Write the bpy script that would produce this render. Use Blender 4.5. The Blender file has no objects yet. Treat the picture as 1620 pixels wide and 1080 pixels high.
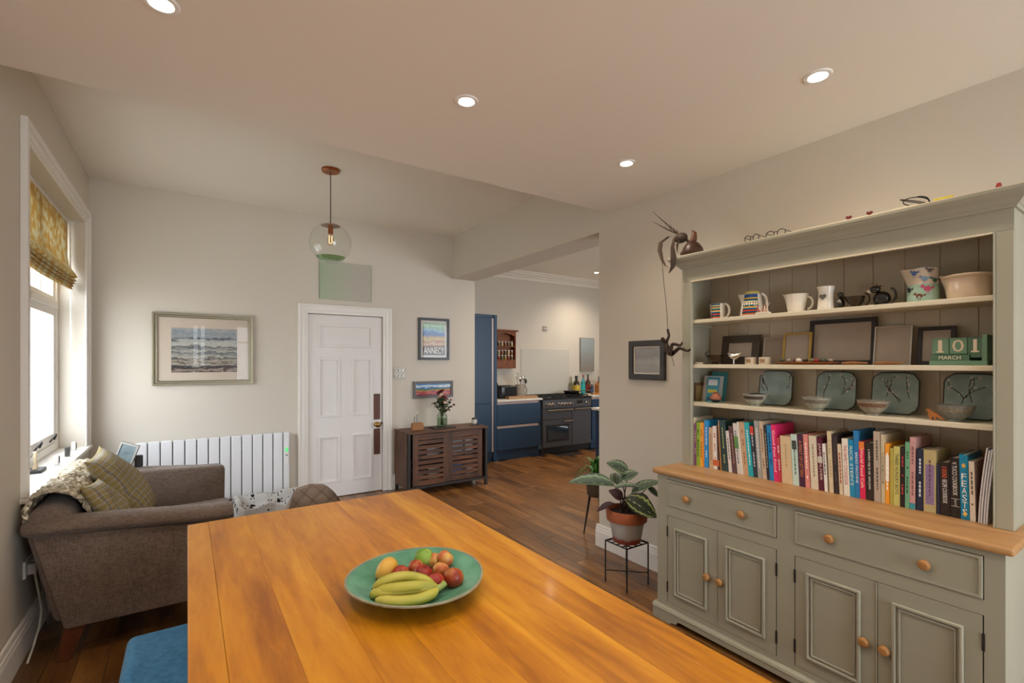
import bpy, bmesh, math, random
from mathutils import Vector, Matrix, Euler
random.seed(7)
D = bpy.data
SC = bpy.context.scene
COL = SC.collection
PI = math.pi

# ------------------------------------------------------------------ camera, sky, exposure
cam = D.cameras.new('camera'); camo = D.objects.new('camera', cam); COL.objects.link(camo)
camo.location = (0, 0, 1.5); camo.rotation_euler = (PI / 2, 0, -math.radians(34.09))
cam.sensor_width = 36; cam.lens = 758.7 / 1620 * 36; cam.shift_y = 33 / 1620; cam.clip_start = .02
SC.camera = camo
W_STRENGTH = 9.0
wd = D.worlds.new('sky'); SC.world = wd; wd.use_nodes = True
bgn = wd.node_tree.nodes['Background']
bgn.inputs[0].default_value = (.86, .93, 1.0, 1); bgn.inputs[1].default_value = W_STRENGTH
SC.view_settings.view_transform = 'Standard'; SC.view_settings.look = 'None'
SC.view_settings.gamma = 1; SC.view_settings.use_curve_mapping = False
SC.view_settings.exposure = 0.3
SC.cycles.max_bounces = 10; SC.cycles.diffuse_bounces = 6; SC.cycles.transparent_max_bounces = 16
SC.cycles.caustics_reflective = False; SC.cycles.caustics_refractive = False
SC.cycles.sample_clamp_indirect = 6


def area(name, loc, rot, sx, sy, power, col, portal=False):
    l = D.lights.new(name, 'AREA'); l.shape = 'RECTANGLE'; l.size = sx; l.size_y = sy
    l.energy = power; l.color = col
    o = D.objects.new(name, l); COL.objects.link(o); o.location = loc; o.rotation_euler = rot
    if portal: l.cycles.is_portal = True
    return o


# sky light coming in at the window openings (portals only guide sampling of the sky)
area('sky_portal', (-.955, 4.40, 1.72), (0, -PI / 2, 0), 1.86, 1.74, 1, (1, 1, 1), True)
area('sky_portal', (.235, -2.92, 1.9), (PI / 2, 0, 0), .45, 1.2, 1, (1, 1, 1), True)
area('sky_portal', (1.8, -2.92, 1.25), (PI / 2, 0, 0), 1.8, 2.5, 1, (1, 1, 1), True)
area('sky_portal', (5.2, 1.35, 1.6), (PI / 2, 0, 0), 2.0, 1.6, 1, (1, 1, 1), True)

# ------------------------------------------------------------------ helpers
def lin(h):
    h = h.lstrip('#')
    o = []
    for i in (0, 2, 4):
        c = int(h[i:i + 2], 16) / 255
        o.append(c / 12.92 if c <= .04045 else ((c + .055) / 1.055) ** 2.4)
    return (*o, 1)


class NT:
    def __init__(s, name):
        s.m = D.materials.new(name); s.m.use_nodes = True
        s.t = s.m.node_tree; s.b = s.t.nodes['Principled BSDF']; s.out = s.t.nodes['Material Output']

    def n(s, typ, ins=None, **kw):
        x = s.t.nodes.new(typ)
        for k, v in kw.items(): setattr(x, k, v)
        for k, v in (ins or {}).items():
            if isinstance(v, bpy.types.NodeSocket): s.t.links.new(v, x.inputs[k])
            else: x.inputs[k].default_value = v
        return x

    def l(s, a, b): s.t.links.new(a, b)

    def ramp(s, fac, stops, interp='LINEAR'):
        r = s.t.nodes.new('ShaderNodeValToRGB'); r.color_ramp.interpolation = interp
        e = r.color_ramp.elements
        while len(e) < len(stops): e.new(.5)
        for q, (p, c) in zip(e, stops): q.position = p; q.color = lin(c) if isinstance(c, str) else c
        s.l(fac, r.inputs[0]); return r.outputs[0]

    def bump(s, h, st, dist=.01):
        b = s.n('ShaderNodeBump', {'Strength': st, 'Distance': dist, 'Height': h})
        s.l(b.outputs[0], s.b.inputs['Normal'])

    def coords(s, kind='Object', scale=(1, 1, 1), rnd=0):
        tc = s.n('ShaderNodeTexCoord'); v = tc.outputs[kind]
        mp = s.n('ShaderNodeMapping', {'Vector': v, 'Scale': scale})
        if rnd:
            oi = s.n('ShaderNodeObjectInfo')
            mu = s.n('ShaderNodeMath', {0: oi.outputs['Random'], 1: rnd}, operation='MULTIPLY')
            cx = s.n('ShaderNodeCombineXYZ', {0: mu.outputs[0], 1: mu.outputs[0], 2: mu.outputs[0]})
            s.l(cx.outputs[0], mp.inputs['Location'])
        return mp.outputs[0]


def noise(s, vec, scale, detail=4, rough=.5, dist=0):
    return s.n('ShaderNodeTexNoise', {'Vector': vec, 'Scale': scale, 'Detail': detail, 'Roughness': rough, 'Distortion': dist}).outputs[0]


_mc = {}
def M(col, rough=.5, metal=0, bump=0, bscale=60, var=0, vscale=6, coat=0, name=None, spec=.5, sheen=0):
    key = (col, rough, metal, bump, bscale, var, vscale, coat, spec, sheen)
    if key in _mc: return _mc[key]
    s = NT(name or 'paint_' + col.lstrip('#')); b = s.b
    c = lin(col); b.inputs['Base Color'].default_value = c
    b.inputs['Roughness'].default_value = rough; b.inputs['Metallic'].default_value = metal
    b.inputs['Specular IOR Level'].default_value = spec
    if coat: b.inputs['Coat Weight'].default_value = coat; b.inputs['Coat Roughness'].default_value = .06
    if sheen: b.inputs['Sheen Weight'].default_value = sheen
    v = s.coords()
    if var:
        nz = noise(s, v, vscale, 5)
        dk = tuple(x * (1 - var) for x in c[:3]) + (1,); lt = tuple(min(1, x * (1 + var)) for x in c[:3]) + (1,)
        s.l(s.ramp(nz, [(.3, dk), (.7, lt)]), b.inputs['Base Color'])
    if bump: s.bump(noise(s, v, bscale, 3), bump, .004)
    _mc[key] = s.m
    return s.m


def wood(name, c1, c2, axis='y', rough=.35, fine=1.0, rnd=9, c3=None, coat=0, obj_var=0, contrast=(.3, .7)):
    """Grain stretched along one axis; every board gets its own grain and tone."""
    s = NT(name)
    st = {'x': (1.2, 9, 9), 'y': (9, 1.2, 9), 'z': (9, 9, 1.2)}[axis]
    v = s.coords('Object', tuple(a * fine for a in st), rnd)
    big = noise(s, v, 1.1, 3, .55, .8); fi = noise(s, v, 7, 6, .65, .3)
    mx = s.n('ShaderNodeMath', {0: big, 1: .65}, operation='MULTIPLY')
    ad = s.n('ShaderNodeMath', {0: fi, 1: .35, 2: mx.outputs[0]}, operation='MULTIPLY_ADD')
    stops = [(contrast[0], c1), (contrast[1], c2)] if not c3 else [(contrast[0], c1), (.5, c2), (contrast[1], c3)]
    col = s.ramp(ad.outputs[0], stops)
    if obj_var:
        oi = s.n('ShaderNodeObjectInfo')
        mr = s.n('ShaderNodeMapRange', {0: oi.outputs['Random'], 3: 1 - obj_var, 4: 1 + obj_var})
        hs = s.n('ShaderNodeHueSaturation', {'Color': col, 'Value': mr.outputs[0]})
        col = hs.outputs[0]
    s.l(col, s.b.inputs['Base Color']); s.b.inputs['Roughness'].default_value = rough
    if coat: s.b.inputs['Coat Weight'].default_value = coat; s.b.inputs['Coat Roughness'].default_value = .12
    s.bump(fi, .12, .002)
    return s.m


def fabric(name, c1, c2, scale=350, rough=.95, bump=.5, sheen=.15):
    s = NT(name); v = s.coords()
    vx = s.n('ShaderNodeMapping', {'Vector': v, 'Scale': (1, 1, .12)}).outputs[0]
    vz = s.n('ShaderNodeMapping', {'Vector': v, 'Scale': (.12, .12, 1)}).outputs[0]
    a = noise(s, vx, scale, 2); b = noise(s, vz, scale, 2); g = noise(s, v, 9, 3)
    ad = s.n('ShaderNodeMath', {0: a, 1: b}, operation='ADD')
    ad2 = s.n('ShaderNodeMath', {0: ad.outputs[0], 1: .42, 2: .0}, operation='MULTIPLY_ADD')
    ad3 = s.n('ShaderNodeMath', {0: g, 1: .16, 2: ad2.outputs[0]}, operation='MULTIPLY_ADD')
    s.l(s.ramp(ad3.outputs[0], [(.38, c1), (.62, c2)]), s.b.inputs['Base Color'])
    s.b.inputs['Roughness'].default_value = rough; s.b.inputs['Sheen Weight'].default_value = sheen
    s.b.inputs['Specular IOR Level'].default_value = .2
    s.bump(ad.outputs[0], bump, .002)
    return s.m


def thin_glass(name, tint='ffffff', refl=1.0, rough=0.0):
    s = NT(name)
    tr = s.n('ShaderNodeBsdfTransparent', {0: lin(tint)})
    gl = s.n('ShaderNodeBsdfGlossy', {'Roughness': rough})
    fr = s.n('ShaderNodeFresnel', {'IOR': 1.5})
    geo = s.n('ShaderNodeNewGeometry')          # only the outer face reflects, the inner one lets light out
    fb = s.n('ShaderNodeMath', {0: 1.0, 1: geo.outputs['Backfacing']}, operation='SUBTRACT')
    fm = s.n('ShaderNodeMath', {0: fr.outputs[0], 1: refl}, operation='MULTIPLY', use_clamp=True)
    mu = s.n('ShaderNodeMath', {0: fm.outputs[0], 1: fb.outputs[0]}, operation='MULTIPLY', use_clamp=True)
    mx = s.n('ShaderNodeMixShader', {0: mu.outputs[0], 1: tr.outputs[0], 2: gl.outputs[0]})
    s.l(mx.outputs[0], s.out.inputs[0])
    return s.m


def emit(name, col, st):
    s = NT(name); s.b.inputs['Emission Color'].default_value = lin(col); s.b.inputs['Emission Strength'].default_value = st
    s.b.inputs['Base Color'].default_value = lin(col)
    return s.m


def add(p, q): return (p[0] + q[0], p[1] + q[1], p[2] + q[2])


class MB:
    """Collects faces; build() links them as ONE mesh object."""
    def __init__(s): s.v = []; s.f = []

    def _a(s, vs, fs):
        k = len(s.v); s.v += [tuple(p) for p in vs]; s.f += [tuple(i + k for i in f) for f in fs]; return s

    def hexa(s, p):  # 4 bottom (ccw from above), 4 top
        return s._a(p, [(3, 2, 1, 0), (4, 5, 6, 7), (0, 1, 5, 4), (1, 2, 6, 5), (2, 3, 7, 6), (3, 0, 4, 7)])

    def box(s, x0, x1, y0, y1, z0, z1):
        return s.hexa([(x0, y0, z0), (x1, y0, z0), (x1, y1, z0), (x0, y1, z0), (x0, y0, z1), (x1, y0, z1), (x1, y1, z1), (x0, y1, z1)])

    def prism(s, poly, ext):
        n = len(poly); a = [tuple(p) for p in poly]; b = [add(p, ext) for p in poly]
        return s._a(a + b, [tuple(range(n))[::-1], tuple(range(n, 2 * n))] + [(i, (i + 1) % n, n + (i + 1) % n, n + i) for i in range(n)])

    def lathe(s, prof, c=(0, 0, 0), n=24, axis='z', sx=1, sy=1):
        vs = []; fs = []; m = len(prof)
        for (r, h) in prof:
            for k in range(n):
                a = 2 * PI * k / n; x = r * math.cos(a) * sx; y = r * math.sin(a) * sy
                p = (x, y, h) if axis == 'z' else ((h, x, y) if axis == 'x' else (y, h, x))
                vs.append(add(p, c))
        for j in range(m - 1):
            for k in range(n):
                fs.append((j * n + k, j * n + (k + 1) % n, (j + 1) * n + (k + 1) % n, (j + 1) * n + k))
        if prof[0][0] > 1e-4: fs.append(tuple(range(n))[::-1])
        if prof[-1][0] > 1e-4: fs.append(tuple(range((m - 1) * n, m * n)))
        return s._a(vs, fs)

    def tube(s, pts, r, n=8, caps=True, flat=1.0):
        pts = [Vector(p) for p in pts]; m = len(pts)
        rr = r if isinstance(r, (list, tuple)) else [r] * m
        vs = []; fs = []; up = None
        for i, p in enumerate(pts):
            t = (pts[min(i + 1, m - 1)] - pts[max(i - 1, 0)]).normalized()
            if up is None:
                up = Vector((0, 0, 1)) if abs(t.z) < .9 else Vector((1, 0, 0))
            u = (up - t * up.dot(t)).normalized(); w = t.cross(u); up = u
            for k in range(n):
                a = 2 * PI * k / n
                vs.append(p + (u * math.cos(a) * flat + w * math.sin(a)) * rr[i])
        for j in range(m - 1):
            for k in range(n):
                fs.append((j * n + k, j * n + (k + 1) % n, (j + 1) * n + (k + 1) % n, (j + 1) * n + k))
        if caps: fs += [tuple(range(n))[::-1], tuple(range((m - 1) * n, m * n))]
        return s._a(vs, fs)

    def ball(s, c, rx, ry=None, rz=None, nu=16, nv=10, fn=None):
        ry = ry or rx; rz = rz or rx; vs = []; fs = []
        for j in range(1, nv):
            t = PI * j / nv
            for k in range(nu):
                a = 2 * PI * k / nu
                p = Vector((math.sin(t) * math.cos(a), math.sin(t) * math.sin(a), -math.cos(t)))
                if fn: p = fn(p)
                vs.append((c[0] + p.x * rx, c[1] + p.y * ry, c[2] + p.z * rz))
        p0 = Vector((0, 0, -1)); p1 = Vector((0, 0, 1))
        if fn: p0 = fn(p0); p1 = fn(p1)
        b = len(vs); vs += [(c[0] + p0.x * rx, c[1] + p0.y * ry, c[2] + p0.z * rz), (c[0] + p1.x * rx, c[1] + p1.y * ry, c[2] + p1.z * rz)]
        for j in range(nv - 2):
            for k in range(nu): fs.append((j * nu + k, j * nu + (k + 1) % nu, (j + 1) * nu + (k + 1) % nu, (j + 1) * nu + k))
        for k in range(nu):
            fs.append((b, (k + 1) % nu, k)); fs.append((b + 1, (nv - 2) * nu + k, (nv - 2) * nu + (k + 1) % nu))
        return s._a(vs, fs)

    def grid(s, fn, nu, nv, closed_u=False):
        vs = [fn(i / nu, j / nv) for j in range(nv + 1) for i in range(nu + (0 if closed_u else 1))]
        w = nu if closed_u else nu + 1
        fs = [(j * w + i, j * w + (i + 1) % w, (j + 1) * w + (i + 1) % w, (j + 1) * w + i) for j in range(nv) for i in range(nu)]
        return s._a(vs, fs)

    def ring(s, o, i, fn):
        """Frame: outer and inner rectangles (a0,a1,b0,b1), depth range by fn(a,b,d) with d 0 or 1."""
        O = [(o[0], o[2]), (o[1], o[2]), (o[1], o[3]), (o[0], o[3])]; I = [(i[0], i[2]), (i[1], i[2]), (i[1], i[3]), (i[0], i[3])]
        vs = [fn(a, b, d) for d in (0, 1) for L in (O, I) for a, b in L]
        fs = []
        for k in range(4):
            q = (k + 1) % 4
            fs += [(k, q, 4 + q, 4 + k), (8 + k, 12 + k, 12 + q, 8 + q), (k, 8 + k, 8 + q, q), (4 + k, 4 + q, 12 + q, 12 + k)]
        return s._a(vs, fs)

    def xf(s, mat):
        s.v = [tuple(mat @ Vector(p)) for p in s.v]; return s

    def mesh(s, name, mat, smooth=None, bevel=0, seg=2, org=None):
        bm = bmesh.new(); vs = [bm.verts.new(p) for p in s.v]
        for f in s.f:
            try: bm.faces.new([vs[i] for i in f])
            except ValueError: pass
        bmesh.ops.recalc_face_normals(bm, faces=bm.faces)
        if bevel:
            ed = [e for e in bm.edges if len(e.link_faces) == 2 and e.calc_face_angle(0) > .6]
            bmesh.ops.bevel(bm, geom=ed, offset=bevel, segments=seg, affect='EDGES', profile=.5, clamp_overlap=True)
        if smooth:
            an = math.radians(smooth)
            for f in bm.faces: f.smooth = True
            for e in bm.edges:
                if len(e.link_faces) == 2 and e.calc_face_angle(0) > an: e.smooth = False
        me = D.meshes.new(name); bm.to_mesh(me); bm.free(); me.materials.append(mat)
        return me

    def build(s, name, mat, parent=None, smooth=None, bevel=0, seg=2, label=None, cat=None, group=None, kind=None):
        xs = [p[0] for p in s.v]; ys = [p[1] for p in s.v]; zs = [p[2] for p in s.v]
        c = Vector(((min(xs) + max(xs)) / 2, (min(ys) + max(ys)) / 2, min(zs)))
        s.v = [(p[0] - c.x, p[1] - c.y, p[2] - c.z) for p in s.v]
        o = D.objects.new(name, s.mesh(name, mat, smooth, bevel, seg)); COL.objects.link(o)
        o.location = c - (WL[parent.name] if parent else Vector())
        WL[o.name] = c
        if parent: o.parent = parent
        tag(o, label, cat, group, kind)
        return o


WL = {}   # world (or thing-local) position of every object's origin


def tag(o, label=None, cat=None, group=None, kind=None):
    if label: o['label'] = label
    if cat: o['category'] = cat
    if group: o['group'] = group
    if kind: o['kind'] = kind
    return o


def thing(name, loc, label=None, cat=None, group=None, kind=None, rotz=None):
    """An Empty at the thing's base. With rotz its parts are given in the thing's own coordinates."""
    o = D.objects.new(name, None); COL.objects.link(o); o.location = loc; o.empty_display_size = .1
    if rotz is None: WL[o.name] = Vector(loc)
    else: o.rotation_euler = (0, 0, rotz); WL[o.name] = Vector()
    return tag(o, label, cat, group, kind)


def inst(name, me, parent, mat):
    """A piece that shares its mesh; mat is its matrix in the parent's coordinates."""
    o = D.objects.new(name, me); COL.objects.link(o)
    if parent: o.parent = parent
    o.matrix_local = mat
    WL[o.name] = (WL[parent.name] if parent else Vector()) + mat.to_translation()
    return o


def T(x, y, z): return Matrix.Translation((x, y, z))
def RX(a): return Matrix.Rotation(a, 4, 'X')
def RY(a): return Matrix.Rotation(a, 4, 'Y')
def RZ(a): return Matrix.Rotation(a, 4, 'Z')


_tx = {}
def text2d(s):
    """Outline of a line of lettering: points, faces, width (cap height about 1)."""
    if s in _tx: return _tx[s]
    cu = D.curves.new('lettering', 'FONT'); cu.body = s; cu.size = 1.4; cu.resolution_u = 2
    ob = D.objects.new('lettering', cu); me = D.meshes.new_from_object(ob)
    vs = [(v.co.x, v.co.y) for v in me.vertices]; fs = [tuple(p.vertices) for p in me.polygons]
    D.objects.remove(ob); D.curves.remove(cu); D.meshes.remove(me)
    x0 = min(v[0] for v in vs) if vs else 0; x1 = max(v[0] for v in vs) if vs else 1
    y0 = min(v[1] for v in vs) if vs else 0; y1 = max(v[1] for v in vs) if vs else 1
    vs = [((x - x0), (y - y0)) for x, y in vs]
    _tx[s] = (vs, fs, x1 - x0, y1 - y0); return _tx[s]


def letter(s, w, h, fn):
    """Lettering fitted to a w by h field; fn(a, b) places a point (a along the line, b up)."""
    vs, fs, tw, th = text2d(s)
    m = MB(); m._a([fn(a / tw * w, b / th * h) for a, b in vs], fs); return m


def wall_grid(name, us, ws, holes, t0, t1, fn, mat, kind='structure'):
    """Slab with rectangular openings, one welded mesh. fn(u, w, t) -> point."""
    m = MB(); idx = {}
    def v(i, j, k):
        if (i, j, k) not in idx:
            idx[(i, j, k)] = len(m.v); m.v.append(fn(us[i], ws[j], (t0, t1)[k]))
        return idx[(i, j, k)]
    def solid(i, j):
        if not (0 <= i < len(us) - 1 and 0 <= j < len(ws) - 1): return False
        cu = (us[i] + us[i + 1]) / 2; cw = (ws[j] + ws[j + 1]) / 2
        return not any(a < cu < b and c < cw < d for a, b, c, d in holes)
    for i in range(len(us) - 1):
        for j in range(len(ws) - 1):
            if not solid(i, j): continue
            for k in (0, 1): m.f.append((v(i, j, k), v(i + 1, j, k), v(i + 1, j + 1, k), v(i, j + 1, k)))
            if not solid(i - 1, j): m.f.append((v(i, j, 0), v(i, j + 1, 0), v(i, j + 1, 1), v(i, j, 1)))
            if not solid(i + 1, j): m.f.append((v(i + 1, j, 0), v(i + 1, j + 1, 0), v(i + 1, j + 1, 1), v(i + 1, j, 1)))
            if not solid(i, j - 1): m.f.append((v(i, j, 0), v(i + 1, j, 0), v(i + 1, j, 1), v(i, j, 1)))
            if not solid(i, j + 1): m.f.append((v(i, j + 1, 0), v(i + 1, j + 1, 0), v(i + 1, j + 1, 1), v(i, j + 1, 1)))
    return m.build(name, mat, kind=kind)


# ------------------------------------------------------------------ shared materials
WALL = M('#d2cabd', .85, bump=.05, bscale=120, name='wall_paint')
CEIL = M('#e9e2d6', .9, bump=.03, bscale=90, name='ceiling_paint')
TRIM = M('#e9e5de', .4, name='white_gloss')
WHITE = M('#eceae6', .35, name='white_satin')
SAGE = M('#a09d8b', .5, name='sage_paint', var=.03, vscale=3)
CREAM = M('#d5ccb4', .5, name='cream_paint')
BLACK = M('#1a1817', .5, name='black_matt')
CHROME = M('#d8d4cc', .2, 1, name='chrome')
BRASS = M('#a88a50', .3, 1, name='brass')
GLASS = thin_glass('clear_glass')
PGLASS = thin_glass('picture_glass', 'ffffff', .5)
CERAM = M('#e9e2d6', .2, coat=.4, name='white_glaze')
# ------------------------------------------------------------------ the room
XL, XR, YF, YB = -.706, 2.8, 5.5, -2.7
ZL, ZU, YS = 2.69, 3.1, 2.735       # low ceiling, upper ceiling, step between them
KX0, KX1, KY0, KY1, KZ = 3.13, 7.3, 1.3, 6.75, 3.05
# floor: a dark base with oak planks laid on it
FLOORB = M('#1d120b', .7, name='floor_joint')
PLANK = wood('floor_oak', '#4a2e17', '#795027', 'y', .3, 1.0, 13, '#966938', coat=.15, obj_var=.22)
m = MB(); m.box(XL - .2, KX1, YB, KY1, -.06, -.012)
floor = m.build('floor', FLOORB, kind='structure')
PW = .125
lens = [.55, .7, .85, 1.0, 1.2]
pm = {L: MB().box(0, PW - .002, 0, L - .002, 0, .0115).mesh('plank', PLANK, bevel=.0012, seg=1) for L in lens}
base = WL['floor']
def planks(x0, x1, y0, y1, skip):
    x = x0; c = 0
    while x < x1 - .01:
        y = y0 - random.random() * .7
        while y < y1:
            L = random.choice(lens)
            if y + L > y1: L = max([q for q in lens if q <= y1 - y + .02] or [0])
            if not L: break
            if y + L > y0 and not skip(x, y, L):
                inst('plank', pm[L], floor, T(x - base.x, y - base.y, -.0115 - base.z)); c += 1
            y += L
        x += PW
    return c
def hidden(x, y, L):
    if x > 2.8 and x < 3.1 and y < 2.7: return True
    if .1 < x < 1.0 and y + L < 2.0: return True           # under the table top
    if x > 2.35 and y + L < 1.75 and x < 2.8: return True  # under the dresser
    if x < 2.0 and y + L < -.3: return True
    if y + L < .2: return True
    return False
planks(XL, 6.6, -.2, 6.25, lambda x, y, L: hidden(x, y, L) or (x < 3.05 and y > 5.45) or (x > 3.1 and (y + L < 2.7 or x - 3.1 > (y + L - 1.9) * 1.7)))
# far parts of the floor that no view reaches get one plain sheet
m = MB(); m.box(XL, XR, YB, -.2, -.0119, -.0002)
m.build('floor_sheet', PLANK, floor)

# walls
SILLZ, WY0, WY1, WZ1 = .775, 3.52, 5.28, 2.66
wall_left = wall_grid('wall_left', [YB, WY0, WY1, YF + .15], [0, SILLZ, WZ1, ZU], [(WY0, WY1, SILLZ, WZ1)], XL - .24, XL,
                      lambda u, w, t: (t, u, w), WALL)
DX0, DX1, DZ1 = 1.07, 1.895, 2.03
wall_far = wall_grid('wall_far', [XL, DX0, DX1, KX0], [0, DZ1, ZU], [(DX0, DX1, 0, DZ1)], YF, YF + .12, lambda u, w, t: (u, t, w), WALL)
m = MB(); m.box(XR, KX0, YB, 2.86, -.011, ZU)
wall_right = m.build('wall_right', WALL, kind='structure')
m = MB(); m.box(XR, KX0, 2.86, YF, 2.567, ZU)
m.build('trim_beam', WALL, kind='structure')
# rear wall behind the camera with garden doors and a window
RH = [(.05, .42, 1.35, 2.45), (.95, 2.65, .05, 2.45)]
wall_grid('wall_rear', [XL, .05, .42, .95, 2.65, XR], [0, .05, 1.35, 2.45, ZU], RH, YB - .2, YB, lambda u, w, t: (u, t, w), WALL)
m = MB(); m.box(XL, XR, YB, YS, ZL, ZL + .08); m.build('ceiling_low', CEIL, kind='structure')
m = MB(); m.box(XL, XR, YS - .08, YS, ZL + .0802, ZU - .0005); m.build('trim_step', CEIL, kind='structure')
m = MB(); m.box(XL - .24, KX0, YB - .2, YF + .12, ZU, ZU + .1); m.build('ceiling_upper', CEIL, kind='structure')
# kitchen shell
m = MB(); m.box(KX0 - .1, KX1, KY1, KY1 + .12, 0, KZ); m.build('wall_kitchen_far', WALL, kind='structure')
m = MB(); m.box(KX0 - .12, KX0, YF + .12, KY1, 0, KZ); m.build('wall_kitchen_left', WALL, kind='structure')
m = MB(); m.box(KX1, KX1 + .12, KY0, KY1 + .12, 0, KZ); m.build('wall_kitchen_right', WALL, kind='structure')
wall_grid('wall_kitchen_near', [KX0, 4.2, 6.2, KX1], [0, .8, 2.4, KZ], [(4.2, 6.2, .8, 2.4)], KY0 - .2, KY0, lambda u, w, t: (u, t, w), WALL)
m = MB(); m.box(KX0, KX1 + .12, KY0 - .2, KY1 + .12, KZ, KZ + .1); m.build('ceiling_kitchen', CEIL, kind='structure')
# coving along the kitchen's far wall
pf = [(0, 0), (-.16, 0), (-.16, -.02), (-.13, -.03), (-.12, -.05), (-.08, -.06), (-.06, -.085), (-.03, -.09), (-.02, -.13), (0, -.13)]
m = MB(); m.prism([(KX0, KY1 + a, KZ + b) for a, b in pf], (KX1 - KX0, 0, 0)); m.build('trim_coving', CEIL, kind='structure')

# baseboards: profile (out, up), run along an axis
BP = [(0, 0), (.022, 0), (.022, .12), (.018, .135), (.018, .145), (.012, .15), (.012, .165), (.006, .175), (0, .175)]
def baseboard(name, p0, p1, out):
    d = Vector(p1) - Vector(p0)
    m = MB(); m.prism([(p0[0] + out[0] * a, p0[1] + out[1] * a, b) for a, b in BP], tuple(d))
    return m.build(name, TRIM, kind='structure')
baseboard('baseboard_left', (XL, YB, 0), (XL, YF, 0), (1, 0))
baseboard('baseboard_far', (XL, YF, 0), (DX0 - .09, YF, 0), (0, -1))
baseboard('baseboard_far_right', (DX1 + .1, YF, 0), (KX0, YF, 0), (0, -1))
baseboard('baseboard_right', (XR, YB, 0), (XR, 2.882, 0), (-1, 0))
baseboard('baseboard_jamb', (XR, 2.86, 0), (KX0, 2.86, 0), (0, 1))

# ------------------------------------------------------------------ window
win = thing('window_1', (XL - .2, (WY0 + WY1) / 2, SILLZ), kind='structure')
xf = XL - .205
def fr(m, o, i, t0, t1): m.ring(o, i, lambda a, b, d: ((t0, t1)[d], a, b)); return m
zt = 1.955
m = MB(); m.ring((WY0, WY1, SILLZ + .03, WZ1), (WY0 + .05, WY1 - .05, SILLZ + .09, WZ1 - .05), lambda a, b, d: ((xf - .03, xf + .045)[d], a, b)); m.build('window_frame', TRIM, win, bevel=.003)
m = MB(); m.box(xf - .03, xf + .05, WY0 + .05, WY1 - .05, zt - .03, zt + .03); m.build('transom', TRIM, win, bevel=.004)
for k, (a, b) in enumerate(((WY0 + .05, 4.38), (4.42, WY1 - .05))):
    sash = fr(MB(), (a, b, SILLZ + .09, zt - .03), (a + .055, b - .055, SILLZ + .165, zt - .085), xf - .015, xf + .035).build('sash', TRIM, win, bevel=.004)
    MB().box(xf + .002, xf + .008, a + .05, b - .05, SILLZ + .16, zt - .08).build('pane', GLASS, sash)
    top = fr(MB(), (a, b, zt + .03, WZ1 - .05), (a + .04, b - .04, zt + .07, WZ1 - .09), xf - .015, xf + .03).build('sash', TRIM, win, bevel=.004)
    mid = (a + b) / 2
    MB().box(xf - .005, xf + .025, mid - .012, mid + .012, zt + .07, WZ1 - .09).build('glazing_bar', TRIM, top)
    for q0, q1 in ((a + .04, mid - .012), (mid + .012, b - .04)):
        MB().box(xf + .004, xf + .009, q0, q1, zt + .07, WZ1 - .09).build('pane', GLASS, top)
    for yy in (a + .2, b - .16):
        m = MB(); m.tube([(xf + .04, yy - .06, SILLZ + .115), (xf + .06, yy - .045, SILLZ + .15), (xf + .065, yy, SILLZ + .168), (xf + .06, yy + .045, SILLZ + .155), (xf + .045, yy + .06, SILLZ + .12)], .006, 6)
        m.build('stay', BLACK, sash, smooth=50)
MB().box(xf - .03, xf + .05, 4.38, 4.42, SILLZ + .09, WZ1 - .05).build('mullion', TRIM, win)
m = MB(); m.box(XL - .2, XL + .04, WY0 - .1, WY1 + .1, SILLZ, SILLZ + .03); m.build('window_sill', TRIM, win, bevel=.008, seg=3)
# architrave round the opening
def arch(m, fn, o, w, th):
    a0, a1, b0, b1 = o
    for (q0, q1, r0, r1) in ((a0 - w, a0, b0, b1 + w), (a1, a1 + w, b0, b1 + w), (a0, a1, b1, b1 + w)):
        m.hexa([fn(q0, r0, 0), fn(q1, r0, 0), fn(q1, r0, th), fn(q0, r0, th), fn(q0, r1, 0), fn(q1, r1, 0), fn(q1, r1, th), fn(q0, r1, th)])
for w0, w1, th in ((0, .022, .014), (.0222, .06, .021), (.0602, .1, .03)):
    m = MB(); arch(m, lambda a, b, t: (XL + .0003 + t, a, b), (WY0 - w0, WY1 + w0, SILLZ + .0305, WZ1 + w0), w1 - w0, th)
    m.build('architrave', TRIM, win, bevel=.003)

# pale wall added outside to soften the daylight at the side window
ow = thing('added_outer_wall', (-5.0, 6.5, -.3), 'pale wall added outside the side window to soften its daylight', 'wall')
MB().box(-5.1, -5.0, -2, 18, -.3, 1.9).build('render', M('#dcdcd8', .9, bump=.2, bscale=30), ow)
MB().box(-5.14, -4.96, -2.02, 18.02, 1.9, 1.98).build('coping', M('#b8b6b0', .9), ow)
m = MB(); m.box(-5.0, XL - .25, -2, 18, -.36, -.3); m.build('added_bounce_ground', M('#cfccc4', .95), kind='structure')  # pale ground added outside to bounce daylight up to the ceiling
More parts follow.
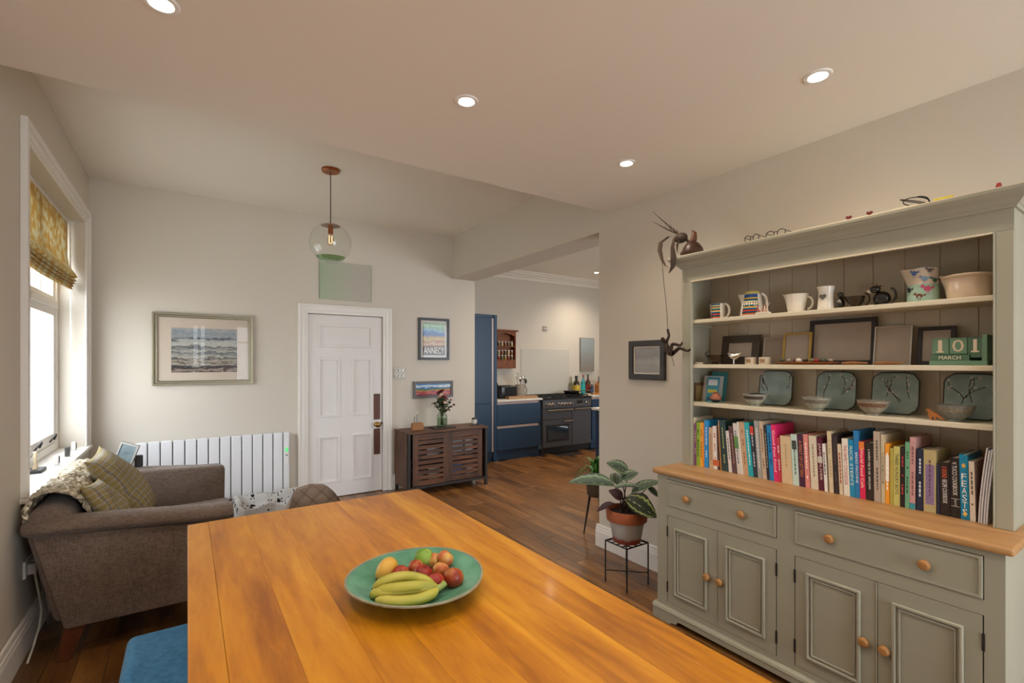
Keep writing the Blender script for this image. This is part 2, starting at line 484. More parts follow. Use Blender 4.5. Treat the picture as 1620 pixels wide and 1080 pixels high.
# ------------------------------------------------------------------ rear glazing (seen only as reflections)
for n, (a, b, c, d) in enumerate(RH):
    rw = thing('window_%d' % (n + 2), ((a + b) / 2, YB - .1, c), kind='structure')
    nb = 2
    m = MB(); m.ring((a, b, c, d), (a + .07, b - .07, c + .07, d - .07), lambda u, w, t: (u, YB - .14 + .07 * t, w)); m.build('window_frame', TRIM, rw)
    for k in range(1, nb + (n == 1)):
        q = a + (b - a) * k / (nb + (n == 1)); MB().box(q - .03, q + .03, YB - .13, YB - .08, c + .07, d - .07).build('mullion', TRIM, rw)
    MB().box(a + .07, b - .07, YB - .13, YB - .08, 1.98, 2.02).build('transom', TRIM, rw)
kw = thing('window_4', (5.2, KY0 - .1, .8), kind='structure')
m = MB(); m.ring((4.2, 6.2, .8, 2.4), (4.27, 6.13, .87, 2.33), lambda u, w, t: (u, KY0 - .14 + .07 * t, w)); m.build('window_frame', TRIM, kw)

# ------------------------------------------------------------------ door in the far wall
DOORP = M('#e3deda', .35, name='door_paint')
door = thing('door_1', ((DX0 + DX1) / 2, YF, 0), kind='structure')
MB().box(DX0, DX1, YF + .066, YF + .119, 0, DZ1).build('door_light_block', DOORP, door)  # backing added behind the leaf to stop light leaking at its gaps
x0, x1 = DX0 + .006, DX1 - .006
us = [x0, 1.191, 1.40, 1.555, 1.764, x1]; wsz = [.008, .181, .674, .911, 1.535, 1.683, 1.906, DZ1 - .008]
holes = [(1.191, 1.764, 1.683, 1.906), (1.191, 1.40, .911, 1.535), (1.555, 1.764, .911, 1.535), (1.191, 1.40, .181, .674), (1.555, 1.764, .181, .674)]
mm = MB()
leaf = wall_grid('door_leaf', us, wsz, holes, YF + .018, YF + .06, lambda u, w, t: (u, t, w), DOORP, None)
leaf.parent = door; leaf.location = leaf.location - Vector(door.location)
for a, b, c, d in holes:
    MB().box(a, b, YF + .03, YF + .05, c, d).build('panel', DOORP, leaf)
    MB().ring((a - .018, b + .018, c - .018, d + .018), (a + .012, b - .012, c + .012, d - .012), lambda u, w, t: (u, YF + (.0315, .012)[t], w)).build('moulding', DOORP, leaf, bevel=.005, seg=2)
PLATE = wood('finger_plate_wood', '#4a2616', '#6f3d22', 'z', .4)
MB().box(1.793, 1.868, YF + .012, YF + .018, .835, 1.134).build('finger_plate', PLATE, leaf, bevel=.002)
MB().box(1.793, 1.868, YF + .012, YF + .018, .43, .731).build('finger_plate', PLATE, leaf, bevel=.002)
m = MB(); m.lathe([(.0, 0), (.03, .0), (.03, .004), (.012, .008), (.012, .03), (.03, .042), (.034, .055), (.026, .066), (0, .07)], (1.827, YF + .018, .779), 16, 'y'); m.v = [(p[0], 2 * (YF + .018) - p[1], p[2]) for p in m.v]
m.build('knob', BRASS, leaf, smooth=50)
m = MB(); m.lathe([(0, 0), (.012, 0), (.012, .004), (0, .005)], (1.884, YF + .012, .79), 10, 'y'); m.build('keyhole', BLACK, leaf)
for zz in (1.75, .3): MB().box(x0 - .008, x0 + .008, YF - .002, YF + .02, zz, zz + .09).build('hinge', DOORP, leaf)
for w0, w1, th in ((0, .035, .012), (.03, .085, .02), (.075, .1, .03)):
    m = MB(); fn = lambda a, b, t: (a, YF - t, b)
    arch(m, fn, (DX0 - w0, DX1 + w0, 0, DZ1 + w0), w1 - w0, th); m.build('architrave', TRIM, door, bevel=.003)

# ------------------------------------------------------------------ downlights
LAMP = emit('lamp_glow', '#fff0d8', 30)
def downlight(x, y, z, label, power):
    t = thing('downlight', (x, y, z), label, 'downlight', 'recessed ceiling spots')
    m = MB(); m.lathe([(.036, -.001), (.037, -.006), (.05, -.005), (.054, 0), (.036, 0)], (x, y, z), 24); m.build('bezel', WHITE, t, smooth=40)
    m = MB(); m.lathe([(0, -.002), (.034, -.002), (.034, 0), (0, 0)], (x, y, z), 20); m.build('lamp_lens', LAMP, t)
    l = D.lights.new('downlight_beam', 'SPOT'); l.energy = power; l.color = (1, .85, .68); l.spot_size = math.radians(140); l.spot_blend = 1; l.shadow_soft_size = .04
    o = D.objects.new('downlight_beam', l); COL.objects.link(o); o.parent = t; o.location = (0, 0, -.02)
DP = 20
for x, y, lb in ((1.052, 1.924, 'lit round ceiling spot nearest above the dining table'), (2.169, .938, 'lit round ceiling spot above the right end of the dresser'),
                 (2.17, 1.988, 'lit round ceiling spot in front of the opening to the kitchen'), (-.072, 1.967, 'lit round ceiling spot cut by the top edge of the picture')):
    downlight(x, y, ZL, lb, DP)
for x, y, lb in ((1.05, .94, 'above the near end of the table'), (-.07, .94, 'right above the camera'), (1.05, -.6, 'behind the camera'), (2.17, -.6, 'behind the camera by the dresser wall')): downlight(x, y, ZL, 'added round ceiling spot out of view ' + lb, 75 if y > 3 else DP)  # unseen spots, added to help light the room
downlight(5.85, 6.04, KZ, 'lit round ceiling spot over the range cooker in the kitchen', 75)
for x, y, lb in ((4.3, 3.6, 'over the kitchen island'), (5.6, 3.6, 'by the kitchen window'), (4.0, 5.0, 'by the tall kitchen cabinet')): downlight(x, y, KZ, 'added round ceiling spot out of view ' + lb, 75 if y > 3 else DP)  # unseen spots, added to brighten the kitchen
# ------------------------------------------------------------------ dining table
TOPW = wood('table_oak', '#93540a', '#c07c10', 'y', .36, .55, 17, '#d89a22', coat=.12, obj_var=.05, contrast=(.34, .68))
LEGW = wood('table_leg_oak', '#8a5520', '#b57a35', 'z', .4, .8)
TY0, TY1, TX1 = .25, 2.672, 1.138
tab = thing('dining_table', (TX1 / 2, (TY0 + TY1) / 2, 0), 'long honey-coloured oak dining table filling the foreground', 'table')
seams = [.0, .082, .235, .383, .52, .66, .79, .955, 1.05, TX1]
for a, b in zip(seams, seams[1:]):
    m = MB(); m.box(a + .0002, b - .0002, TY0, TY1, .712, .75); m.build('tabletop_board', TOPW, tab, bevel=0 if 0 < a and b < TX1 else .003, seg=1 if 0 < a and b < TX1 else 3)
m = MB(); m.ring((.07, TX1 - .07, TY0 + .07, TY1 - .07), (.095, TX1 - .095, TY0 + .095, TY1 - .095), lambda a, b, d: (a, b, (.62, .712)[d])); m.build('apron', LEGW, tab)
for a in (.06, TX1 - .15):
    for b in (TY0 + .06, TY1 - .15):
        m = MB(); m.hexa([(a + .012, b + .012, 0), (a + .078, b + .012, 0), (a + .078, b + .078, 0), (a + .012, b + .078, 0), (a, b, .711), (a + .09, b, .711), (a + .09, b + .09, .711), (a, b + .09, .711)])
        m.build('leg', LEGW, tab, bevel=.004)

# bench
BLUE = fabric('blue_upholstery', '#2f74ac', '#4f96ca', 420)
bn = thing('bench', (-.03, 1.45, 0), 'bench with a blue upholstered seat pushed under the table', 'bench')
m = MB(); m.box(-.19, .17, .55, 2.33, .385, .46); m.build('seat_pad', BLUE, bn, smooth=60, bevel=.028, seg=4)
m = MB(); m.box(-.165, .145, .6, 2.28, .35, .384); m.build('seat_board', LEGW, bn)
for a in (-.15, .08):
    for b in (.62, 2.2): m = MB(); m.box(a, a + .05, b, b + .05, 0, .349); m.build('leg', LEGW, bn)

# quilted chair at the far end of the table
QUILT = NT('quilted_taupe')
v = QUILT.coords('Object', (1, 1, 1))
sx = QUILT.n('ShaderNodeSeparateXYZ', {0: v})
lines = None
for sg in (1, -1):
    q = QUILT.n('ShaderNodeMath', {0: sx.outputs[2], 1: sg * 1.0}, operation='MULTIPLY')
    q2 = QUILT.n('ShaderNodeMath', {0: sx.outputs[0], 1: q.outputs[0]}, operation='ADD')
    q3 = QUILT.n('ShaderNodeMath', {0: q2.outputs[0], 1: .045}, operation='PINGPONG')
    q4 = QUILT.n('ShaderNodeMath', {0: q3.outputs[0], 1: .045}, operation='DIVIDE')
    q5 = QUILT.n('ShaderNodeMath', {0: q4.outputs[0], 1: .35}, operation='POWER')
    lines = q5.outputs[0] if lines is None else QUILT.n('ShaderNodeMath', {0: lines, 1: q5.outputs[0]}, operation='MULTIPLY').outputs[0]
QUILT.l(QUILT.ramp(lines, [(.0, '#645648'), (.5, '#85766a')]), QUILT.b.inputs['Base Color'])
QUILT.b.inputs['Roughness'].default_value = .85; QUILT.bump(lines, .6, .01)
ch = thing('dining_chair', (.6, 2.7, 0), 'taupe quilted dining chair with a rounded back at the table end', 'chair')
def shell(u, w, t):   # curved back; u across -1..1, w up 0..1
    hw = .2 * (1 - .22 * w ** 4) + .02
    x = .6 + u * hw * (1 - max(0, w - .55) ** 2 * .9 * abs(u))
    z = .43 + .355 * w * (1 - .0 * u * u) - .11 * abs(u) ** 3 * w
    y = 2.93 + .05 * w - .10 * u * u + t
    return (x, y, z)
m = MB()
def back(u, w):
    a = 2 * PI * u; cu = math.cos(a); su = math.sin(a)
    return shell(math.copysign(abs(cu) ** .5, cu) if abs(cu) > 1e-6 else 0, w, .028 * su)
m.grid(back, 40, 12, True); k = len(m.v); m.f.append(tuple(range(k - 40, k))); m.f.append(tuple(range(40))[::-1])
m.build('backrest', QUILT.m, ch, smooth=60)
m = MB(); m.box(.38, .82, 2.48, 2.93, .40, .47); m.build('seat', QUILT.m, ch, smooth=60, bevel=.03, seg=3)
for a, b in ((.41, 2.52), (.79, 2.52), (.41, 2.9), (.79, 2.9)):
    m = MB(); m.tube([(a + (a - .6) * .1, b + (b - 2.7) * .1, 0), (a, b, .40)], [.01, .015], 10); m.build('leg', BLACK, ch, smooth=40)

# ------------------------------------------------------------------ sofa
TAUPE = fabric('taupe_linen', '#584a40', '#827166', 420)
SLEG = wood('sofa_leg_wood', '#3c1c0c', '#6a3418', 'z', .3)
so = thing('sofa', (-.23, 3.9, 0), 'taupe linen two-seat sofa with low arms below the window', 'sofa')
SY0, SY1 = 3.23, 4.62
def arm(name, y0, y1, out):
    # side panel leaning back, with a soft roll on top
    m = MB(); pts = [(-.51, .165), (.19, .165), (.21, .585), (-.63, .655)]
    m.prism([(x, y0, z) for x, z in pts], (0, y1 - y0, 0)); a = m.build(name, TAUPE, so, bevel=.012, seg=2, smooth=40)
    yc = (y0 + y1) / 2
    prof = []
    m = MB(); path = [(-.665, .68, .6), (-.645, .683, .86), (-.55, .682, 1), (-.35, .672, 1), (-.1, .652, 1), (.08, .636, 1), (.2, .632, 1), (.222, .632, .93)]
    m.tube([(x, yc + out * .012, z) for x, z, r in path], [.052 * r for x, z, r in path], 16, flat=.88)
    for i, p in enumerate(m.v): m.v[i] = (p[0], yc + (p[1] - yc) * 1.75, p[2])
    m.build('arm_roll', TAUPE, a, smooth=60)
arm('arm', SY0, SY0 + .14, -1); arm('arm', SY1 - .14, SY1, 1)
# far arm inner upholstery stands a little higher
m = MB(); m.prism([(x, SY1 - .24, z) for x, z in ((-.5, .3), (.24, .3), (.245, .675), (.22, .69), (-.55, .728))], (0, .1, 0)); m.build('arm_pad', TAUPE, so, bevel=.018, seg=3, smooth=50)
m = MB(); m.prism([(x, SY0 + .14, z) for x, z in ((-.5, .165), (.2, .165), (.2, .3), (-.5, .3))], (0, SY1 - SY0 - .28, 0)); m.build('seat_base', TAUPE, so, bevel=.01)
m = MB(); m.prism([(x, SY0 + .145, z) for x, z in ((-.4, .3), (.26, .3), (.27, .45), (-.4, .43))], (0, SY1 - SY0 - .39, 0)); m.build('seat_cushion', TAUPE, so, bevel=.035, seg=4, smooth=60)
m = MB(); m.prism([(x, SY0 + .02, z) for x, z in ((-.55, .2), (-.36, .2), (-.46, .62), (-.5, .74), (-.56, .785), (-.63, .775), (-.665, .71))], (0, SY1 - SY0 - .04, 0)); m.build('backrest', TAUPE, so, bevel=.025, seg=3, smooth=60)
for x, y in ((-.47, SY0 + .05), (.15, SY0 + .05), (-.47, SY1 - .05), (.15, SY1 - .05)):
    s_ = -1 if x < 0 else 1
    m = MB(); m.hexa([(x - .025 + s_ * .045, y - .03, 0), (x + .025 + s_ * .045, y - .03, 0), (x + .025 + s_ * .045, y + .025, 0), (x - .025 + s_ * .045, y + .025, 0),
                      (x - .045, y - .035, .17), (x + .045, y - .035, .17), (x + .045, y + .035, .17), (x - .045, y + .035, .17)]); m.build('leg', SLEG, so, bevel=.004)
# cushions leaning on the back
PLAID = NT('ochre_plaid'); v = PLAID.coords()
wa = PLAID.n('ShaderNodeTexWave', {'Vector': v, 'Scale': 9, 'Distortion': 3.5, 'Detail': 3}, bands_direction='X').outputs[1]
wb = PLAID.n('ShaderNodeTexWave', {'Vector': v, 'Scale': 8, 'Distortion': 3.5, 'Detail': 3}, bands_direction='Y').outputs[1]
ca = PLAID.ramp(wa, [(.2, '#94803e'), (.45, '#6a6056'), (.8, '#9c9282')]); cb = PLAID.ramp(wb, [(.25, '#8a7a48'), (.55, '#a39a86'), (.85, '#5e5a5e')])
mx = PLAID.n('ShaderNodeMix', {0: .5, 6: ca, 7: cb}, data_type='RGBA'); PLAID.l(mx.outputs[2], PLAID.b.inputs['Base Color'])
PLAID.b.inputs['Roughness'].default_value = .95; PLAID.bump(noise(PLAID, v, 160, 3), .4, .003)
def cushion(loc, rot, w, h, t, label):
    m = MB()
    def side(sg):
        def f(u, v_):
            a = u * 2 - 1; b = v_ * 2 - 1
            k = (max(0, 1 - abs(a) ** 2.6) * max(0, 1 - abs(b) ** 2.6)) ** .62
            pin = 1 - .07 * (1 - abs(a) ** 2) * abs(b) ** 3; pin2 = 1 - .07 * (1 - abs(b) ** 2) * abs(a) ** 3
            return (a * w / 2 * pin2, b * h / 2 * pin, sg * (t / 2 * k + .003) + .008 * math.sin(5 * a + 3 * b) * k)
        return f
    m.grid(side(1), 20, 20); m.grid(side(-1), 20, 20)
    # sew the two sides along the edge
    n = 21; bd = [i for i in range(n)] + [n * j + n - 1 for j in range(1, n)] + [n * (n - 1) + i for i in range(n - 2, -1, -1)] + [n * j for j in range(n - 2, 0, -1)]
    for q in range(len(bd)): a, b = bd[q], bd[(q + 1) % len(bd)]; m.f.append((a, b, b + n * n, a + n * n))
    o = D.objects.new('cushion', m.mesh('cushion', PLAID.m, smooth=80)); COL.objects.link(o)
    o.location = loc; o.rotation_euler = rot; tag(o, label, 'cushion', 'plaid cushions on the sofa'); WL[o.name] = Vector(loc)
cushion((-.335, 3.92, .725), Euler((math.radians(8), math.radians(54), math.radians(4))), .52, .42, .16, 'larger ochre and grey plaid cushion behind the smaller one')
cushion((-.355, 3.50, .675), Euler((math.radians(-4), math.radians(58), math.radians(-14))), .37, .25, .12, 'smaller ochre plaid cushion nearest the sofa arm')
# sheepskin over the back
FLEECE = NT('sheepskin'); v = FLEECE.coords()
vo = FLEECE.n('ShaderNodeTexVoronoi', {'Vector': v, 'Scale': 38}).outputs[0]; nz = noise(FLEECE, v, 60, 4)
mu = FLEECE.n('ShaderNodeMath', {0: vo, 1: nz}, operation='MULTIPLY')
FLEECE.l(FLEECE.ramp(vo, [(.0, '#e9dfca'), (.8, '#a8987c')]), FLEECE.b.inputs['Base Color']); FLEECE.b.inputs['Roughness'].default_value = 1
FLEECE.bump(mu.outputs[0], 1, .03)
m = MB(); rnd = random.Random(3)
path = [(-.655, .70), (-.665, .75), (-.64, .815), (-.57, .835), (-.50, .80), (-.45, .69), (-.425, .60), (-.405, .52), (-.375, .478), (-.28, .468)]
def fl(u, w):
    k = w * (len(path) - 1); i = min(int(k), len(path) - 2); f = k - i
    x = path[i][0] * (1 - f) + path[i + 1][0] * f; z = path[i][1] * (1 - f) + path[i + 1][1] * f
    edge = .06 * math.sin(7 * w + 1) * (1 if u > .5 else -1) * abs(u - .5) * 2
    y = max(3.275 + .98 * u + edge, 3.265 + .15 * min(1, max(0, (w - .4) * 8)))
    return (x + rnd.uniform(.0, .018), y + rnd.uniform(-.008, .008), z + rnd.uniform(0.004, .024))
m.grid(fl, 44, 52)
sk = m.build('sheepskin_throw', FLEECE.m, smooth=80, label='cream sheepskin throw draped over the sofa back', cat='throw')
sd = sk.modifiers.new('thickness', 'SOLIDIFY'); sd.thickness = .012; sd.offset = 1

# picture frame and speaker standing on the far arm of the sofa
pfz = .75
ff = thing('photo_frame', (-.37, 4.5, pfz), 'pewter photo frame leaning back on the far sofa arm', 'photo frame', rotz=math.radians(-22))
m = MB(); m.ring((-.062, .062, 0, .165), (-.048, .048, .014, .151), lambda a, b, d: (a, (-.008, .006)[d] + b * .12, b)); m.build('frame', M('#8d8a85', .4, .6), ff)
m = MB(); m.hexa([(-.05, -.002 + .012 * .12, .012), (.05, -.002 + .012 * .12, .012), (.05, .004 + .012 * .12, .012), (-.05, .004 + .012 * .12, .012), (-.05, -.002 + .153 * .12, .153), (.05, -.002 + .153 * .12, .153), (.05, .004 + .153 * .12, .153), (-.05, .004 + .153 * .12, .153)])
m.build('photo', M('#66777a', .25, var=.3, vscale=18), ff)
ff.rotation_euler = (0, math.radians(18), math.radians(-22)); ff.location = (-.40, 4.50, pfz - .004)
m = MB(); m.box(-.325, -.275, 4.49, 4.53, .722, .81); m.build('portable_speaker', M('#241f1e', .6), bevel=.008, seg=2, label='small dark portable speaker beside the photo frame on the sofa arm', cat='speaker')

# ------------------------------------------------------------------ radiator, dog bed
rad = thing('radiator', (.24, 5.44, .16), 'long white electric panel radiator of vertical fins on the far wall', 'radiator')
RADW = M('#e4e4e6', .35, name='radiator_enamel')
RX0, RX1, nf = -.39, .815, 13
fw = (RX1 - RX0) / nf
MB().box(RX0 + .01, RX1 - .01, 5.45, 5.475, .19, .76).build('core', M('#55565a', .6), rad)
fin = MB().box(0, fw - .008, 0, .045, 0, .612).mesh('fin', RADW, bevel=.007, seg=2)
for k in range(nf): inst('fin', fin, rad, T(RX0 + k * fw + .004 - .24, 5.405 - 5.44, .168 - .16))
MB().box(RX1 + .004, RX1 + .06, 5.41, 5.475, .176, .778).build('end_panel', RADW, rad, bevel=.005)
cp = MB().box(RX1 + .016, RX1 + .05, 5.402, 5.41, .45, .63).build('control_panel', WHITE, rad)
MB().box(RX1 + .02, RX1 + .046, 5.399, 5.402, .58, .62).build('display', emit('display_green', '#58d078', .6), cp)
MB().lathe([(0, 0), (.011, 0), (.011, .006), (0, .006)], (RX1 + .033, 5.396, .545), 12, 'y').build('dial', M('#9a9a9c', .4), cp)
for a in (-.2, .65): MB().box(a, a + .04, 5.4755, YF - .002, .3, .6).build('bracket', RADW, rad)

PAW = NT('paw_print_fleece'); v = PAW.coords()
vo = PAW.n('ShaderNodeTexVoronoi', {'Vector': v, 'Scale': 13, 'Randomness': .45})
vo2 = PAW.n('ShaderNodeTexVoronoi', {'Vector': v, 'Scale': 34, 'Randomness': .3})
a = PAW.n('ShaderNodeMath', {0: vo.outputs[0], 1: .26}, operation='LESS_THAN'); b = PAW.n('ShaderNodeMath', {0: vo.outputs[0], 1: .5}, operation='LESS_THAN')
c = PAW.n('ShaderNodeMath', {0: vo2.outputs[0], 1: .3}, operation='LESS_THAN'); d_ = PAW.n('ShaderNodeMath', {0: b.outputs[0], 1: c.outputs[0]}, operation='MULTIPLY')
e = PAW.n('ShaderNodeMath', {0: a.outputs[0], 1: d_.outputs[0]}, operation='MAXIMUM')
PAW.l(PAW.ramp(e.outputs[0], [(0, '#b9b6b3'), (1, '#1c1a1a')]), PAW.b.inputs['Base Color']); PAW.b.inputs['Roughness'].default_value = 1
db = thing('dog_bed', (.62, 5.0, 0), 'dog bed under the radiator covered in a pale blanket with black paw prints', 'dog bed')
m = MB(); rnd = random.Random(5)
def bedtop(u, w):
    a = u * 2 - 1; b = w * 2 - 1; r = max(abs(a), abs(b))
    z = .13 + .09 * (r > .62) * min(1, (r - .62) / .15) - .20 * max(0, r - .9) / .1 + .012 * math.sin(9 * a + 4 * b) + .01 * math.sin(13 * b - 5 * a)
    return (.65 + a * .32, 5.02 + b * .28, max(.035, z))
m.grid(bedtop, 40, 36); m.build('blanket', PAW.m, db, smooth=80)
m = MB(); m.box(.34, .96, 4.75, 5.29, 0, .06); m.build('cushion_base', M('#6c6a68', .95), db, bevel=.025, seg=3, smooth=60)

# ------------------------------------------------------------------ socket, flex on the left wall
sk_ = thing('wall_socket', (XL, 3.54, .36), 'white double wall socket with plugs behind the sofa', 'socket')
MB().box(XL, XL + .012, 3.47, 3.62, .375, .465).build('face_plate', WHITE, sk_, bevel=.003)
for yy in (3.485, 3.56):
    p = MB().box(XL + .0125, XL + .05, yy, yy + .045, .39, .445).build('plug', WHITE if yy > 3.5 else M('#c9c7c4', .4), sk_, bevel=.006)
for k, (yy, lb, mt) in enumerate(((3.505, 'pale flex hanging from the nearer plug down to the skirting', M('#cfc9bc', .5)), (3.585, 'grey flex hanging from the farther plug behind the sofa', M('#8b8680', .5)))):
    m = MB(); m.tube([(XL + .04, yy, .388), (XL + .05, yy - .01, .33), (XL + .055, yy + .02 - k * .0, .24), (XL + .06, yy + .03, .18), (XL + .06, yy - .02 + k * .1, .11), (XL + .055, yy - .12 + k * .22, .05), (XL + .05, yy - .2 + k * .35, .012)], .005, 6)
    m.build('power_flex', mt, smooth=60, label=lb, cat='cable')
m = MB(); m.tube([(XL + .012, YB + .02, .19), (XL + .012, 3.3, .19)], .008, 8); m.build('cable_pipe', TRIM, smooth=50, label='white cable conduit running along the skirting top', cat='conduit')

# ------------------------------------------------------------------ roman blind
BL = NT('ochre_print_linen'); v = BL.coords()
vo = BL.n('ShaderNodeTexVoronoi', {'Vector': v, 'Scale': 15, 'Randomness': .8}, feature='SMOOTH_F1').outputs[0]; nz = noise(BL, v, 28, 4, .6, 1.5)
ad = BL.n('ShaderNodeMath', {0: vo, 1: nz}, operation='MULTIPLY')
col = BL.ramp(ad.outputs[0], [(.13, '#b9b08c'), (.2, '#b3985a'), (.26, '#a8803a'), (.5, '#98702e')])
BL.l(col, BL.b.inputs['Base Color']); BL.b.inputs['Roughness'].default_value = .95
tl = BL.n('ShaderNodeBsdfTranslucent', {0: col}); mxs = BL.n('ShaderNodeMixShader', {0: .1, 1: BL.b.outputs[0], 2: tl.outputs[0]}); BL.l(mxs.outputs[0], BL.out.inputs[0])
bl = thing('roman_blind', (XL - .09, 4.4, 2.1), 'ochre leaf-print roman blind half raised in the window', 'blind')
by0, by1 = WY0 + .035, WY1 - .035
xb = XL - .1
pts = [(xb, 2.655), (xb, 2.36), (xb + .012, 2.28), (xb + .05, 2.22), (xb + .062, 2.195), (xb + .045, 2.185), (xb + .01, 2.2), (xb, 2.215)]
m = MB()
def sheet(prof, dz=0, sag=.02):
    n = len(prof)
    return lambda u, w: (prof[min(int(round(w * (n - 1))), n - 1)][0], by0 + (by1 - by0) * u, prof[min(int(round(w * (n - 1))), n - 1)][1] + dz - sag * math.sin(PI * u) * w)
m.grid(sheet(pts), 16, len(pts) - 1); m.build('blind_drop', BL.m, bl, smooth=60)
for k in range(4):
    x_ = xb + .05 - .008 * k; z_ = 2.185 - .022 * k
    pr = [(xb - .005, z_ + .02), (xb + .03, z_ + .008), (x_, z_ - .012), (x_ + .006, z_ - .022), (x_ - .004, z_ - .027), (xb + .02, z_ - .015), (xb - .005, z_ - .005)]
    m = MB(); m.grid(sheet(pr, 0, .025), 16, len(pr) - 1); m.build('fold', BL.m, bl, smooth=60)
MB().box(xb - .02, xb + .005, by0, by1, 2.63, 2.657).build('head_rail', TRIM, bl)
m = MB(); m.tube([(xb + .02, 5.2, 2.64), (xb + .025, 5.2, 1.62), (xb + .025, 5.21, 1.6), (xb + .025, 5.23, 1.6), (xb + .025, 5.24, 1.62), (xb + .02, 5.24, 2.64)], .0028, 6); m.build('pull_cord', WHITE, bl)

# things on the window sill
sz = SILLZ + .0305
GREY = M('#4a4846', .45)
for k, (x, y, w, h, c, lb) in enumerate(((-.735, 4.42, .03, .065, '#dcdad6', 'white block on the sill nearest the camera'), (-.735, 4.78, .034, .07, '#4c4a48', 'dark grey block in the middle of the window sill'), (-.745, 5.09, .03, .065, '#d9d7d3', 'white block at the far end of the window sill'))):
    t = thing('sill_block', (x, y, sz), lb, 'ornament', 'small blocks on the window sill')
    MB().box(x - .014, x + .014, y - w / 2, y + w / 2, sz, sz + h).build('body', M(c, .4), t, bevel=.005)
    MB().box(x + .0141, x + .0165, y - w * .36, y + w * .36, sz + .012, sz + h - .008).build('front_panel', BLACK if k != 1 else M('#b5b2ae', .4), t)
t = thing('candlestick', (-.80, 4.2, sz), 'little figurine on a black slate base on the window sill', 'ornament')
MB().box(-.84, -.76, 4.14, 4.29, sz, sz + .018).build('base', M('#2a2a2a', .5), t, bevel=.002)
m = MB(); m.lathe([(.016, 0), (.012, .02), (.006, .035), (.012, .05), (.006, .065), (.013, .08), (.008, .095), (.012, .105), (0, .115)], (-.80, 4.215, sz + .0181), 12); m.build('figure', M('#c9b79a', .4), t, smooth=50)

# ------------------------------------------------------------------ pendant lamp
COPPER = M('#a8623a', .32, .9, name='copper')
pc = (.984, 4.14)
pn = thing('pendant_lamp', (*pc, 2.33), 'clear glass globe pendant with copper fittings hanging from the ceiling', 'pendant lamp')
m = MB(); m.lathe([(0, -.022), (.066, -.022), (.07, -.018), (.07, 0), (0, 0)], (*pc, ZU), 28); m.build('ceiling_rose', COPPER, pn, smooth=40)
m = MB(); m.tube([(*pc, ZU - .02), (*pc, 2.66)], .004, 8); m.build('flex', M('#2a2320', .6), pn)
m = MB(); m.lathe([(0, .10), (.006, .10), (.01, .085), (.02, .08), (.021, .0), (0, 0)], (*pc, 2.565), 20); m.build('lamp_holder', COPPER, pn, smooth=40)
m = MB(); m.lathe([(.0, .006), (.07, .002), (.078, -.004), (.07, -.007), (0, -.005)], (*pc, 2.636), 28); m.build('cap', M('#8c6a52', .35, .7), pn, smooth=40)
R = .166; gz = 2.49
prof = [(R * math.sin(t), gz + R * math.cos(t)) for t in [math.radians(a) for a in range(26, 151, 4)]]
prof2 = [(r - .003 if r > .004 else r, z) for r, z in prof][::-1]
m = MB(); pr = prof + [(.078, 2.343)]; m.lathe(pr, (*pc, 0), 36); m.f = [f for f in m.f if len(f) == 4]; m.build('globe', thin_glass('globe_glass', '#fbfdfb', 1.6), pn, smooth=80)
m = MB(); m.lathe([(0, 2.334), (.07, 2.334), (.10, 2.352), (.118, 2.372), (.11, 2.373), (.06, 2.352), (0, 2.35)], (*pc, 0), 32); m.build('globe_base', thin_glass('green_glass', '#c4dcbc', 2.2), pn, smooth=60)
m = MB(); m.lathe([(0, 2.468), (.018, 2.474), (.03, 2.495), (.028, 2.52), (.014, 2.55), (.013, 2.566), (0, 2.566)], (*pc, 0), 20); m.build('bulb', thin_glass('bulb_glass', '#fff4e4', 1.5), pn, smooth=60)
m = MB(); m.tube([(pc[0] - .01, pc[1], 2.55), (pc[0] - .012, pc[1], 2.49), (pc[0], pc[1], 2.485), (pc[0] + .012, pc[1], 2.49), (pc[0] + .01, pc[1], 2.55)], .0015, 6); m.build('filament', emit('filament', '#ffd9a0', 3), pn)
# ------------------------------------------------------------------ pictures on the walls
def bands(name, stops, dist=.25, nscale=6, stretch=(1, 1, 1), mottled=0, axis=2, height=1, rough=.4):
    """A painting laid out in bands from bottom to top with brushy edges."""
    s = NT(name); v = s.coords('Object', stretch); g = s.coords('Object')
    sp = s.n('ShaderNodeSeparateXYZ', {0: g}); nz = noise(s, v, nscale, 5, .6, .6)
    h = s.n('ShaderNodeMath', {0: sp.outputs[axis], 1: height}, operation='DIVIDE')
    c = s.n('ShaderNodeMath', {0: nz, 1: -.5}, operation='ADD')
    f = s.n('ShaderNodeMath', {0: c.outputs[0], 1: dist, 2: h.outputs[0]}, operation='MULTIPLY_ADD')
    col = s.ramp(f.outputs[0], stops)
    if mottled:
        n2 = noise(s, v, nscale * 3.2, 4, .6)
        hs = s.n('ShaderNodeHueSaturation', {'Color': col, 'Value': s.n('ShaderNodeMapRange', {0: n2, 1: .3, 2: .7, 3: 1 - mottled, 4: 1 + mottled}).outputs[0]}); col = hs.outputs[0]
    s.l(col, s.b.inputs['Base Color']); s.b.inputs['Roughness'].default_value = rough
    return s.m
SEA = bands('seascape', [(.0, '#3a1c12'), (.05, '#94887a'), (.08, '#3c2018'), (.14, '#1d2430'), (.18, '#a8a294'), (.22, '#4a3020'), (.26, '#a39c8c'), (.32, '#2c2c30'), (.34, '#aaa598'), (.45, '#4c5458'), (.47, '#a8a59a'), (.58, '#3c4448'), (.6, '#aeaaa0'), (.72, '#9c9e9a'), (.77, '#1c2c40'), (.80, '#8c9092'), (.9, '#7c868c'), (1, '#98999a')], .3, 10, (1, 1, 3.2), .3, height=.42)
t = thing('framed_painting', (.139, YF, 1.286), 'large silver-gilt framed seascape painting above the radiator', 'painting')
GILT = M('#8f8670', .35, .6, name='silver_gilt')
a0, a1, b0, b1 = -.27, .548, 1.286, 1.962
